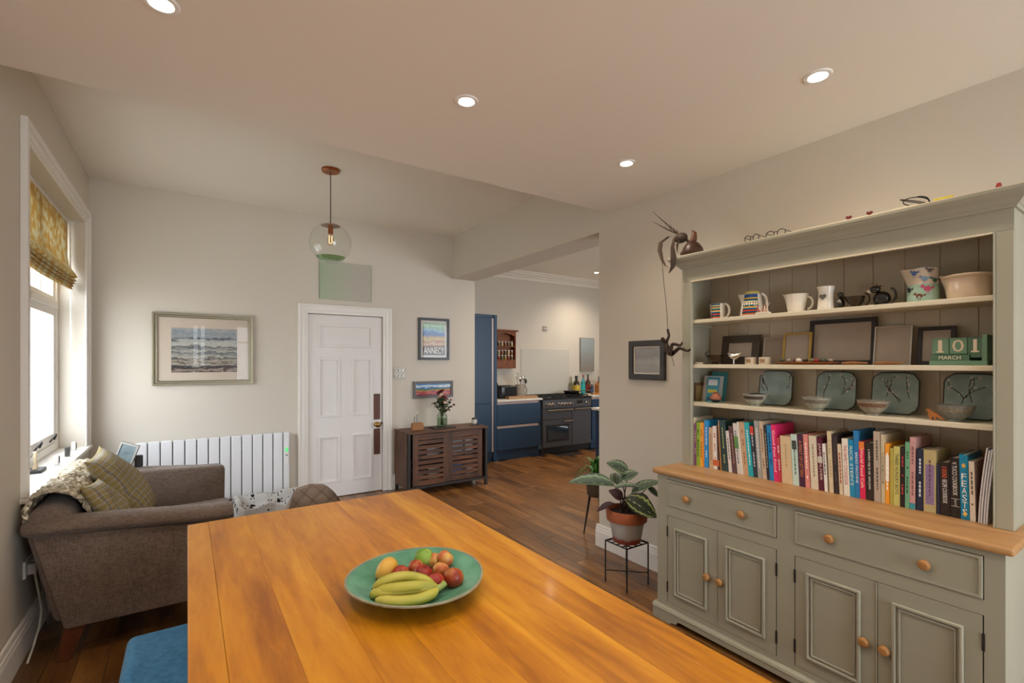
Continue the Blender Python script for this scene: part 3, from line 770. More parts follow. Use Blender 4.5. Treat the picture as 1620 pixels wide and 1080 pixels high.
for o, i, d0, d1 in (((a0, a1, b0, b1), (a0 + .018, a1 - .018, b0 + .018, b1 - .018), .002, .034), ((a0 + .018, a1 - .018, b0 + .018, b1 - .018), (a0 + .034, a1 - .034, b0 + .034, b1 - .034), .002, .022), ((a0 + .034, a1 - .034, b0 + .034, b1 - .034), (a0 + .042, a1 - .042, b0 + .042, b1 - .042), .002, .028)):
    MB().ring(o, i, lambda a, b, d: (a, YF - (d0, d1)[d], b)).build('frame_moulding', GILT, t, bevel=.003)
MB().box(a0 + .04, a1 - .04, YF - .012, YF - .004, b0 + .04, b1 - .04).build('mount', M('#c6b7a6', .8), t)
MB().box(-.125, .41, YF - .0135, YF - .0122, 1.405, 1.825).build('picture', SEA, t)
MB().box(a0 + .041, a1 - .041, YF - .018, YF - .0165, b0 + .041, b1 - .041).build('glazing', PGLASS, t)

t = thing('framed_poster', (2.54, YF, 1.53), 'black-framed lakeside travel poster beside the kitchen opening', 'poster')
a0, a1, b0, b1 = 2.335, 2.75, 1.53, 2.048
MB().ring((a0, a1, b0, b1), (a0 + .03, a1 - .03, b0 + .03, b1 - .03), lambda a, b, d: (a, YF - (.002, .025)[d], b)).build('frame', M('#22242a', .4), t, bevel=.002)
MB().box(a0 + .03, a1 - .03, YF - .01, YF - .003, b0 + .03, b1 - .03).build('mount', M('#d6d3cb', .7), t)
POST = bands('poster_print', [(.0, '#2c2420'), (.24, '#3c2c22'), (.3, '#a85a3c'), (.33, '#b8ac78'), (.42, '#a85c40'), (.5, '#b9a860'), (.56, '#b08a3c'), (.62, '#35589a'), (.7, '#2c5c9c'), (.76, '#6f9ab0'), (.84, '#6c9c7c'), (.92, '#8fb896'), (1, '#a8c0a4')], .3, 9, (1, 1, 1), .25, height=.40)
MB().box(a0 + .06, a1 - .06, YF - .0125, YF - .0105, b0 + .06, b1 - .055).build('print', POST, t)
m = letter('ANNECY', .275, .078, lambda a, b: (a0 + .07 + a, YF - .0138, b0 + .078 + b)); m.build('lettering', M('#e9e4d6', .6), t)
MB().box(a0 + .031, a1 - .031, YF - .018, YF - .0165, b0 + .031, b1 - .031).build('glazing', PGLASS, t)

t = thing('framed_painting', (2.54, YF, 1.06), 'wide grey-framed moorland painting hung above the sideboard', 'painting')
a0, a1, b0, b1 = 2.267, 2.80, 1.062, 1.268
MB().ring((a0, a1, b0, b1), (a0 + .03, a1 - .03, b0 + .03, b1 - .03), lambda a, b, d: (a, YF - (.002, .03)[d], b)).build('frame', M('#66615f', .5), t, bevel=.002)
MOOR = bands('moorland', [(.0, '#3a2050'), (.1, '#a83c4c'), (.2, '#c86a4a'), (.3, '#7a2c5c'), (.38, '#d07a34'), (.48, '#5a7a3a'), (.55, '#2f5a5a'), (.62, '#2c62a0'), (.7, '#a9c2d2'), (.8, '#d8dde0'), (.88, '#4a86b8'), (1, '#3a6ea8')], .5, 8, (1, 1, 3.2), .3, height=.15)
MB().box(a0 + .03, a1 - .03, YF - .016, YF - .004, b0 + .03, b1 - .03).build('picture', MOOR, t)

# plain glass picture over the door
t = thing('glass_panel', (1.472, YF, 2.19), 'unframed pale green-tinted glass panel above the door', 'panel')
GP = NT('etched_glass'); v = GP.coords()
sp = GP.n('ShaderNodeSeparateXYZ', {0: v}); gr = GP.n('ShaderNodeMapRange', {0: sp.outputs[0], 1: -.28, 2: .1})
GP.l(GP.ramp(gr.outputs[0], [(0, '#a5b598'), (1, '#b9b5a8')]), GP.b.inputs['Base Color']); GP.b.inputs['Roughness'].default_value = .25
MB().box(1.188, 1.756, YF - .012, YF - .003, 2.192, 2.612).build('sheet', GP.m, t, bevel=.002)
for a in (1.188, 1.75): MB().box(a, a + .006, YF - .014, YF - .0022, 2.19, 2.614).build('edge_strip', M('#8fa48a', .3), t)

# light switch
t = thing('light_switch', (2.093, YF, 1.295), 'brushed metal six-gang light switch plate between door and poster', 'switch')
MB().box(2.02, 2.168, YF - .006, YF, 1.298, 1.446).build('plate', M('#a29b90', .35, .5), t, bevel=.002)
rock = MB().lathe([(0, 0), (.011, 0), (.009, .012), (0, .014)], (0, 0, 0), 10, 'y').mesh('toggle', CHROME, smooth=40)
for i in range(3):
    for j in range(2): inst('toggle', rock, t, T(2.052 + i * .042 - 2.093, -.019, 1.338 + j * .068 - 1.295))

# small dark frame on the right wall
t = thing('framed_print', (XR, 2.36, 1.372), 'small dark wood framed grey print on the wall beside the dresser', 'picture')
a0, a1, b0, b1 = 2.19, 2.52, 1.372, 1.66
MB().ring((a0, a1, b0, b1), (a0 + .042, a1 - .042, b0 + .042, b1 - .042), lambda a, b, d: (XR - (.002, .028)[d], a, b)).build('frame', wood('dark_frame_wood', '#1f1a17', '#3a312b', 'y', .5), t, bevel=.004)
MB().ring((a0 + .042, a1 - .042, b0 + .042, b1 - .042), (a0 + .052, a1 - .052, b0 + .052, b1 - .052), lambda a, b, d: (XR - (.002, .016)[d], a, b)).build('slip', M('#d8d2c6', .6), t)
GREYP = bands('grey_print', [(.0, '#8a8680'), (.4, '#9d9a95'), (.6, '#7f7d7a'), (1, '#a8a49e')], .5, 4, (1, 1, 2), .1, height=.2)
MB().box(XR - .01, XR - .003, a0 + .052, a1 - .052, b0 + .052, b1 - .052).build('print', GREYP, t)

# ------------------------------------------------------------------ sideboard
RUST = wood('rustic_wood', '#22130a', '#5a361e', 'x', .5, 1.6, 21, '#85542f', obj_var=.2)
RUSTV = wood('rustic_wood_upright', '#24150c', '#523420', 'z', .5, 1.6, 21, '#6c452c', obj_var=.1)
GUN = M('#34302f', .5, .4, name='gunmetal')
SBX0, SBX1, SBY0, SBY1, SBZ = 2.03, 3.06, 5.06, 5.46, .715
sb = thing('sideboard', ((SBX0 + SBX1) / 2, 5.26, 0), 'rustic dark wood sideboard with slatted sliding doors by the kitchen opening', 'sideboard')
MB().box(SBX0 - .012, SBX1 + .012, SBY0 - .012, SBY1, SBZ - .022, SBZ).build('top', RUST, sb, bevel=.003)
for a in (SBX0, SBX1 - .022): MB().box(a, a + .022, SBY0 + .012, SBY1, .075, SBZ - .0222).build('side_panel', RUSTV, sb)
MB().box(SBX0 + .022, SBX1 - .022, SBY0 + .012, SBY1, .075, .097).build('bottom', RUST, sb)
MB().box(SBX0 + .022, SBX1 - .022, SBY1 - .01, SBY1, .097, SBZ - .0222).build('back_panel', M('#15100d', .8), sb)
MB().box(SBX0 + .022, SBX1 - .022, SBY0 + .05, SBY1 - .01, .36, .378).build('shelf', RUST, sb)
for a in (SBX0, SBX1 - .03):
    for b in (SBY0, SBY1 - .03): MB().box(a, a + .03, b, b + .03, 0, SBZ - .0222 if b < 5.2 else .075).build('leg', GUN, sb)
MB().box(SBX0 + .03, SBX1 - .03, SBY0, SBY0 + .015, .075, .1).build('rail', GUN, sb)
for k, (a, b) in enumerate(((SBX0 + .06, 2.535), (2.53, SBX1 - .06))):
    yy = SBY0 + .012 + (.0 if k == 0 else .016)
    d = thing('sliding_door', ((a + b) / 2, yy, .105)); d.parent = sb; d.location = d.location - Vector(sb.location)
    MB().box(a, a + .065, yy, yy + .014, .105, SBZ - .03).build('stile', RUSTV, d)
    MB().box(b - .065, b, yy, yy + .014, .105, SBZ - .03).build('stile', RUSTV, d)
    MB().box(a + .065, b - .065, yy, yy + .014, .105, .16).build('rail', RUST, d)
    MB().box(a + .065, b - .065, yy, yy + .014, SBZ - .095, SBZ - .03).build('rail', RUST, d)
    z = .172; n = 8; st = (SBZ - .095 - .165) / n
    for q in range(n): MB().box(a + .065, b - .065, yy + .002, yy + .012, z + q * st, z + q * st + st * .74).build('slat', RUST, d)
# crockery and boxes glimpsed through the slats
for k, (x, w, z, h, c, lb) in enumerate(((2.12, .12, .379, .2, '#3a3f46', 'dark box inside the sideboard upper left'), (2.3, .16, .379, .12, '#c8cdd2', 'pale box inside the sideboard beside the left door edge'), (2.62, .15, .379, .24, '#aebfd0', 'pale blue folder box behind the right sliding door'),
                                    (2.8, .12, .379, .2, '#d8d8d6', 'white box behind the right sliding door'), (2.12, .13, .098, .15, '#8f959c', 'grey tin on the bottom of the sideboard at left'), (2.32, .14, .098, .17, '#c9c4ba', 'cream tin on the bottom of the sideboard at centre left'),
                                    (2.62, .14, .098, .2, '#3c78b8', 'blue box on the bottom of the sideboard'), (2.82, .13, .098, .16, '#d5d7d9', 'white tin on the bottom of the sideboard at right'))):
    t = thing('storage_box', (x + w / 2, 5.26, z + .0005), lb, 'box')
    MB().box(x, x + w, 5.16, 5.36, z + .0005, z + h * .75).build('body', M(c, .5), t, bevel=.004); MB().box(x - .003, x + w + .003, 5.157, 5.363, z + h * .75, z + h).build('lid', M(c, .4), t, bevel=.004)
# block vase, tray, flowers, ornament
BLK = wood('spalted_block', '#7a4a26', '#b0793f', 'x', .5)
t = thing('wooden_bud_vase', (2.20, 5.2, SBZ), 'small live-edge wooden block with two dried stems on the sideboard', 'vase')
m = MB(); m.prism([(2.125 + .01, 5.18, SBZ + .0005), (2.275, 5.18, SBZ + .0005), (2.27, 5.18, SBZ + .08), (2.24, 5.18, SBZ + .092), (2.15, 5.18, SBZ + .088), (2.13, 5.18, SBZ + .075)], (0, .05, 0)); m.build('block', BLK, t, bevel=.006)
for x, h, c in ((2.165, .15, '#6b5a40'), (2.195, .2, '#3c4a68')):
    m = MB(); m.tube([(x, 5.205, SBZ + .085), (x + .003, 5.205, SBZ + h * .9)], .0035, 6); st = m.build('stem', M(c, .7), t)
    m = MB(); m.ball((x + .003, 5.205, SBZ + h), .009, .009, .016, 8, 6); m.build('seed_head', M('#d8cfae' if h > .16 else '#b0a488', .8), st, smooth=60)
m = MB(); m.box(2.395, 2.68, 5.15, 5.33, SBZ + .0005, SBZ + .014); m.build('tray', M('#2b1d17', .5), bevel=.004, label='dark rectangular wooden tray under the flower vase', cat='tray')
vx, vy, vz = 2.535, 5.245, SBZ + .0145
t = thing('flower_vase', (vx, vy, vz), 'clear glass jar of mixed pink and red flowers on the sideboard', 'vase')
m = MB(); m.lathe([(.0, 0), (.058, 0), (.064, .01), (.066, .12), (.062, .145), (.048, .16), (.046, .175), (.052, .18), (.05, .181), (.042, .16), (.058, .14), (.061, .012), (0, .008)], (vx, vy, vz), 24); m.build('jar', thin_glass('jar_glass', '#eef3ee', 1.3), t, smooth=50)
m = MB(); m.lathe([(0, .009), (.058, .009), (.059, .10), (0, .10)], (vx, vy, vz), 20); m.build('water', thin_glass('jar_water', '#dde6da', .4), t, smooth=40)
rnd = random.Random(11)
LEAFM = M('#3f4a2c', .6, var=.3, vscale=30); petal = [M('#b8465e', .7), M('#c98d86', .7), M('#7c2634', .7), M('#d3b09a', .7), M('#d9c7ae', .7)]
stem_m = M('#48552f', .6)
lf = MB().grid(lambda u, w: ((u) * .05, (w - .5) * .028 * math.sin(PI * min(.98, u + .04)) ** .8, -.01 * u * u + .006 * abs(w - .5)), 5, 2).mesh('leaf', LEAFM, smooth=60)
fpet = {}
for i, pmt in enumerate(petal):
    m = MB()
    for ring, (np_, r, tilt) in enumerate(((7, .024, .5), (6, .019, .95), (4, .012, 1.3))):
        for q in range(np_):
            a = 2 * PI * q / np_ + ring * .4
            mt = RZ(a) @ RY(-tilt)
            k = len(m.v)
            m.grid(lambda u, w: tuple(mt @ Vector((u * r, (w - .5) * r * 1.1 * math.sin(PI * (.12 + .8 * u)), .004 * math.sin(PI * u)))), 3, 2)
    fpet[i] = m.mesh('flower_head', pmt, smooth=70)
for k in range(34):
    a = rnd.uniform(0, 2 * PI); sp_ = rnd.uniform(.02, .15) if k > 6 else rnd.uniform(0, .07); hh = .31 + .10 * (1 - (sp_ / .15)) + rnd.uniform(-.06, .02) - (.05 if sp_ > .11 else 0)
    p1 = Vector((vx + sp_ * math.cos(a), vy + sp_ * math.sin(a) * .8, vz + hh))
    p0 = Vector((vx + .02 * math.cos(a + 2), vy + .02 * math.sin(a + 2), vz + .02)); pm_ = Vector((vx + .02 * math.cos(a), vy + .02 * math.sin(a), vz + .17))
    m = MB(); m.tube([p0, pm_, (pm_ + p1) / 2 + Vector((.0, 0, .012)), p1], .0022, 5); st = m.build('stem', stem_m, t)
    rel = lambda p: Matrix.Translation(p - WL[st.name])
    if k < 18: inst('flower_head', fpet[k % 5], st, rel(p1) @ RZ(a) @ RY(rnd.uniform(.2, .9)) @ Matrix.Scale(rnd.uniform(1.5, 2.1) if k < 6 else rnd.uniform(.8, 1.3), 4))
    for q in range(4):
        f = rnd.uniform(.35, 1); pp = pm_.lerp(p1, f)
        inst('leaf', lf, st, rel(pp) @ RZ(rnd.uniform(0, 2 * PI)) @ RY(rnd.uniform(-.9, .4)) @ Matrix.Scale(rnd.uniform(.7, 1.3), 4))
t = thing('ornament_bird', (2.965, 5.22, SBZ), 'little round white and brown bird ornament at the sideboard end', 'ornament')
MB().box(2.91, 3.03, 5.19, 5.25, SBZ + .0005, SBZ + .008).build('base', BLACK, t)
m = MB(); m.ball((2.965, 5.22, SBZ + .052), .036, .034, .044, 16, 12); m.build('body', M('#d9d3c8', .5), t, smooth=70)
m = MB(); m.ball((2.965, 5.223, SBZ + .077), .032, .033, .023, 14, 8); m.build('cap', M('#3a322c', .6), t, smooth=70)
for a in (2.95, 2.98):
    m = MB(); m.ball((a, 5.188, SBZ + .066), .005, None, None, 8, 6); m.build('eye', BLACK, t)

# ------------------------------------------------------------------ dresser
BX, WX, RXF = 2.31, 2.285, 2.515           # base front, worktop edge, rack front
Y0, Y1 = .411, 1.872
RY0, RY1 = .425, 1.852
WZ = .877
dr = thing('dresser', (2.55, (Y0 + Y1) / 2, 0), 'tall sage green painted dresser with an oak worktop and open shelves', 'dresser')
OAKD = wood('dresser_oak', '#94683e', '#b08454', 'y', .42, .8, 5, '#c09a6e')
KNOBW = wood('knob_oak', '#8a5c30', '#b5834c', 'x', .45, 3)
# base carcass: face frame with openings for doors and drawers
dh = [(1.095, 1.1, 0, 0)]
ops = [(1.177, 1.802, .668, .823), (.464, 1.097, .668, .823), (1.177, 1.802, .110, .614), (.464, 1.097, .110, .614)]
ff_ = wall_grid('face_frame', [Y0, .464, 1.097, 1.177, 1.802, Y1], [.085, .110, .614, .668, .823, .846], ops, BX, BX + .022, lambda u, w, t: (t, u, w), SAGE, None)
ff_.parent = dr; ff_.location = ff_.location - Vector(dr.location)
for a in (Y0, Y1 - .02): MB().box(BX + .0225, 2.785, a, a + .02, .085, .846).build('side_panel', SAGE, dr)
MB().box(BX + .0225, 2.785, Y0 + .02, Y1 - .02, .085, .108).build('base_board', SAGE, dr)
MB().box(2.775, 2.785, Y0 + .02, Y1 - .02, .108, .846).build('back_panel', SAGE, dr)
MB().box(BX + .023, 2.775, 1.127, 1.147, .108, .846).build('divider', SAGE, dr)
# plinth: moulding, skirt with shaped feet
m = MB(); m.prism([(BX - .004, Y0 - .02, .085), (BX - .02, Y0 - .02, .078), (BX - .024, Y0 - .02, .066), (BX + .02, Y0 - .02, .066), (BX + .02, Y0 - .02, .085)], (0, Y1 - Y0 + .04, 0)); m.build('plinth_moulding', SAGE, dr)
sk_pts = [(Y0 - .018, 0), (Y0 + .10, 0), (Y0 + .115, .012), (Y0 + .14, .012), (Y0 + .15, .03), (Y0 + .165, .034), (Y1 - .165, .034), (Y1 - .15, .03), (Y1 - .14, .012), (Y1 - .115, .012), (Y1 - .10, 0), (Y1 + .018, 0), (Y1 + .018, .0658), (Y0 - .018, .0658)]
m = MB(); m.prism([(BX - .02, a, b) for a, b in sk_pts], (.02, 0, 0)); m.build('plinth', SAGE, dr)
for a in (Y0 - .018, Y1 - .002): MB().box(BX + .0005, 2.78, a, a + .02, 0, .0845).build('plinth_side', SAGE, dr)
# drawers
for a, b, c, d in ops[:2]:
    dw = MB().box(BX - .002, BX + .018, a + .003, b - .003, c + .003, d - .003).build('drawer', SAGE, dr)
    MB().ring((a + .003, b - .003, c + .003, d - .003), (a + .014, b - .014, c + .014, d - .014), lambda u, w, t: (BX - (.0022, .007)[t], u, w)).build('bead', SAGE, dw, bevel=.002)
    for q in ((b - .134, a + .17) if a > 1 else (b - .148, a + .162)):
        m = MB(); m.lathe([(0, -.03), (.014, -.028), (.02, -.018), (.019, -.01), (.011, -.005), (.011, .0), (0, 0)], (BX - .002, q, .738), 18, 'x'); m.build('knob', KNOBW, dw, smooth=50)
# doors with raised mouldings
doors = [(1.490, 1.800, 1.539), (1.179, 1.484, 1.466), (.783, 1.095, .821), (.466, .777, .751)]
for a, b, kq in doors:
    d = MB().box(BX - .001, BX + .019, a + .002, b - .002, .112, .612).build('door', SAGE, dr)
    for o, i, th in ((.050, .0625, .0165), (.0627, .069, .007), (.0692, .0765, .011)):
        MB().ring((a + o, b - o, .112 + o + .008, .612 - o - .006), (a + i, b - i, .112 + i + .008, .612 - i - .006), lambda u, w, t: (BX - (.0012, th)[t], u, w)).build('moulding', SAGE, d, bevel=.0042, seg=3, smooth=50)
    m = MB(); m.lathe([(0, -.03), (.014, -.028), (.02, -.018), (.019, -.01), (.011, -.005), (.011, .0), (0, 0)], (BX - .001, kq, .353), 18, 'x'); m.build('knob', KNOBW, d, smooth=50)
    hy = b + .0005 if kq < (a + b) / 2 else a - .0005
    for z in (.17, .49): MB().box(BX - .004, BX + .004, hy - .004, hy + .004, z, z + .06).build('hinge', GUN, d)
for yy in (1.487, .78): MB().box(BX - .004, BX - .0005, yy - .003, yy + .003, .112, .612).build('door_bead', SAGE, dr)
m = MB(); m.box(WX, 2.79, Y0 - .026, Y1 + .022, .846, WZ); m.build('worktop', OAKD, dr, bevel=.01, seg=3, smooth=40)
# rack
for a, b in ((RY0, RY0 + .022), (RY1 - .022, RY1)): MB().box(RXF + .0205, 2.785, a, b, WZ + .0003, 2.10).build('rack_side', SAGE, dr)
for a, b in ((RY0, .475), (1.795, RY1)): MB().box(RXF, RXF + .02, a, b, WZ + .0003, 1.99).build('rack_post', SAGE, dr, bevel=.002)
for a, b in ((.475, .481), (1.789, 1.795)): MB().box(RXF - .004, RXF + .02, a, b, WZ + .0003, 1.99).build('bead', SAGE, dr, bevel=.002)
MB().box(RXF, RXF + .02, RY0, RY1, 1.9905, 2.10).build('frieze', SAGE, dr)
MB().box(RXF - .004, RXF + .02, .481, 1.789, 1.984, 1.9903).build('bead', CREAM, dr)
m = MB(); pr = [(RXF + .02, 2.07), (RXF - .008, 2.07), (RXF - .012, 2.08), (RXF - .016, 2.082), (RXF - .03, 2.1), (RXF - .052, 2.112), (RXF - .062, 2.125), (RXF - .064, 2.136), (RXF + .02, 2.136)]
# crown moulding, mitred round the two ends
ring_pts = []
for px_, pz in pr:
    o = RXF - px_
    ring_pts.append([(2.785, RY1 + o, pz), (px_, RY1 + o, pz), (px_, RY0 - o, pz), (2.785, RY0 - o, pz)])
vs = [p for q in ring_pts for p in q]; n4 = len(pr); fs = []
for j in range(n4 - 1):
    for k in range(3): fs.append((j * 4 + k, j * 4 + k + 1, (j + 1) * 4 + k + 1, (j + 1) * 4 + k))
fs.append(tuple(j * 4 for j in range(n4))); fs.append(tuple(j * 4 + 3 for j in range(n4)))
m._a(vs, fs); m.build('cornice', SAGE, dr)
MB().box(RXF - .06, 2.785, RY0 - .06, RY1 + .06, 2.1362, 2.141).build('top_board', CREAM, dr)
# tongue and groove back, one board after another
nb = 11; bw = (RY1 - RY0 - .044) / nb
BACKC = M('#b8ac97', .6, name='rack_back_paint', var=.04, vscale=4)
brd = MB().prism([(0, .0015, 0), (0, bw - .0015, 0), (.004, bw, 0), (.012, bw, 0), (.012, 0, 0), (.004, 0, 0)], (0, 0, 2.10 - WZ)).mesh('back_board', BACKC)
for k in range(nb): inst('back_board', brd, dr, T(2.77 - 2.55, RY0 + .022 + k * bw - WL['dresser'].y, WZ + .0005))
SH = (1.757, 1.488, 1.26)
for z in SH:
    MB().box(RXF + .022, 2.769, RY0 + .0225, RY1 - .0225, z - .022, z).build('shelf', CREAM, dr, bevel=.003)
    for yy in (RY1 - .04, RY0 + .0225): MB().box(RXF + .04, 2.765, yy, yy + .0175, z - .04, z - .0225).build('shelf_batten', SAGE, dr)
# ------------------------------------------------------------------ cookbooks on the worktop
# y of the left foot of the spine, thickness, height, lean of the top, colour, lettering colour, words ('' = print too small to read), label
BK = [
 (1.821,.027,.286,.000,'e8dcc0','2a3350','', 'cream cookbook with dark lettering at the left end of the row'),
 (1.794,.016,.249,.000,'a06aa0','e8dcc8','', 'slim mauve book beside the first cream cookbook'),
 (1.777,.023,.260,.000,'9ac23c','2c3a18','', 'lime green cookbook near the left end of the row'),
 (1.752,.018,.263,.000,'f0b030','7a3c10','', 'yellow-orange cookbook beside the lime green one'),
 (1.734,.009,.261,.001,'f08a20','fff0d0','', 'very thin orange book left of the bright blue one'),
 (1.723,.027,.279,.002,'1e8fd8','e4f0f8','', 'bright sky blue cookbook near the left end of the row'),
 (1.691,.026,.239,.004,'c8a888','8a6a48','', 'tan short book right of the bright blue cookbook'),
 (1.664,.027,.250,.006,'e8e0d8','b04030','', 'white cookbook with an orange dish picture at the foot of its spine'),
 (1.635,.015,.253,.010,'4a2a22','c8a070','', 'thin dark brown book right of the white one with the orange dish'),
 (1.619,.010,.287,.017,'c08a50','5a3a1a','', 'very thin tall tan book against the dark green cookbook'),
 (1.608,.041,.288,.022,'1f3a36','b8b878','', 'thick dark green cookbook with pale gold lettering'),
 (1.567,.021,.231,.021,'ddd6d2','6a6a70','', 'short off-white book right of the dark green cookbook'),
 (1.544,.027,.261,.027,'5a3a3c','b08a78','', 'dark plum brown cookbook between two white ones'),
 (1.515,.026,.279,.030,'d8d2cc','3c5a8c','', 'white cookbook with a green patch on its spine'),
 (1.491,.010,.289,.030,'e8e4dc','3a3a3a','', 'very thin white booklet left of the tan cookbook'),
 (1.480,.029,.289,.028,'c8a482','8a6238','', 'tan cookbook left of the turquoise one'),
 (1.450,.026,.291,.028,'22aebc','e4f4f4','', 'turquoise cookbook leaning left'),
 (1.422,.021,.278,.026,'26323f','c8ccd0','', 'dark navy book with a red patch at the top of its spine'),
 (1.399,.024,.306,.024,'9fa2a0','e4e4e2','', 'tall grey cookbook right of the navy one'),
 (1.373,.022,.306,.023,'c9b49c','7a624a','', 'tall beige book right of the grey one'),
 (1.350,.014,.287,.020,'20242c','a8a08a','', 'thin black book left of the mid blue one'),
 (1.335,.022,.289,.019,'1a84c4','0c2a48','', 'mid blue cookbook beside the hot pink one'),
 (1.312,.022,.295,.019,'e0286c','f8e4ec','Good Fast Food', 'hot pink cookbook with white lettering'),
 (1.290,.016,.229,.013,'c03848','f0dcd8','', 'short red cookbook right of the hot pink one'),
 (1.272,.052,.242,.012,'d8bf98','b89c70','', 'thick cream book block with no lettering'),
 (1.218,.030,.256,.013,'c4dcd4','4a6a5c','', 'pale aqua cookbook with black blossom drawing'),
 (1.187,.028,.260,.013,'4a2440','d88a40','A FEAST OF LETTERS', 'deep purple cookbook with orange lettering'),
 (1.158,.021,.263,.013,'e09088','fbe8e0','', 'salmon pink cookbook beside the deep purple one'),
 (1.133,.035,.260,.012,'ddd2bc','8a8270','', 'thick plain cream cookbook left of the maroon one'),
 (1.097,.023,.259,.013,'5a1a30','e8dcd0','JAMIE OLIVER', 'maroon cookbook with a small square portrait on its spine'),
 (1.072,.013,.228,.012,'e8e6e2','2a2a2a','', 'thin short white book right of the maroon one'),
 (1.051,.018,.292,.012,'d6c6a4','b0a07a','', 'tall cream book left of the black folder'),
 (1.032,.022,.280,.010,'33292a','5a4c4c','', 'plain black-brown folder in the middle of the row'),
 (1.008,.015,.236,.010,'ddcdb2','a04038','', 'short thin cream book left of the white family cookbook'),
 (.990,.025,.265,.010,'eae4d8','c04858','THE FAMILY COOKBOOK', 'white cookbook with multicoloured capital letters'),
 (.964,.020,.263,.009,'1c8fbe','f0f0d8',"RICK STEIN'S", 'blue-green cookbook right of the white family cookbook'),
 (.943,.018,.308,.009,'2a7cb8','eef2f4','BREAD MACHINE', 'tall blue bread book with white capitals'),
 (.924,.022,.260,.007,'e02858','fbe8d8','World Food Cafe', 'crimson pink cookbook with an orange top band'),
 (.902,.032,.260,.005,'2e2420','f0ece4','a modern way to eat  anna jones', 'thick dark brown cookbook with white lower-case lettering'),
 (.870,.025,.314,.004,'b8a99a','5a4c42','', 'tall grey-beige cookbook with handwritten lettering'),
 (.843,.013,.303,.003,'cdbf9e','221e1a','COOKBOOK', 'tall thin cream book with black capitals'),
 (.829,.015,.265,.001,'f0a030','fff8ec','', 'orange cookbook with a white panel on its spine'),
 (.812,.012,.247,.000,'b8a850','6a6020','', 'thin olive green book right of the orange one'),
 (.799,.022,.257,.000,'c8c070','2a2818','THREE HUNGRY BOYS', 'yellow-green cookbook with black italic capitals'),
 (.776,.016,.258,-.001,'241a1c','c04048','', 'thin black book with red and white lettering'),
 (.759,.015,.282,-.001,'6fae88','28503c','', 'mint green cookbook left of the dusty pink one'),
 (.743,.019,.305,-.001,'c89a98','8a5c5c','', 'tall dusty pink cookbook with a teal foot'),
 (.720,.023,.258,-.001,'1f2740','e0e4ea','', 'navy patterned cookbook with white lettering'),
 (.696,.040,.258,.000,'b8a878','6a4c68','', 'thick khaki cookbook with an ornate purple border'),
 (.652,.009,.204,.002,'2a3048','8a8ca0','', 'very thin short navy book beside the khaki cookbook'),
 (.642,.031,.216,.004,'241e1e','f0ece8','RECIPE COOKBOOK', 'thick black paperback reading 1000 in orange'),
 (.609,.029,.239,.005,'221c1c','f4f0ea','TUCCI COOKBOOK', 'black cookbook with white capitals beside the bright blue FEASTS book'),
 (.579,.025,.256,.006,'1186b0','f4f4ee','FEASTS', 'bright blue book reading FEASTS in stacked white capitals'),
 (.552,.016,.233,.005,'e0d6c8','6a5a4a','', 'pale speckled book right of the blue FEASTS book'),
]
PAGES = M('#d9cfb8', .8, name='page_edges')
XS = 2.55
dep_rnd = random.Random(4)
def spine_fn(yc, z0, h, sh):
    return lambda a, b, up=0: None
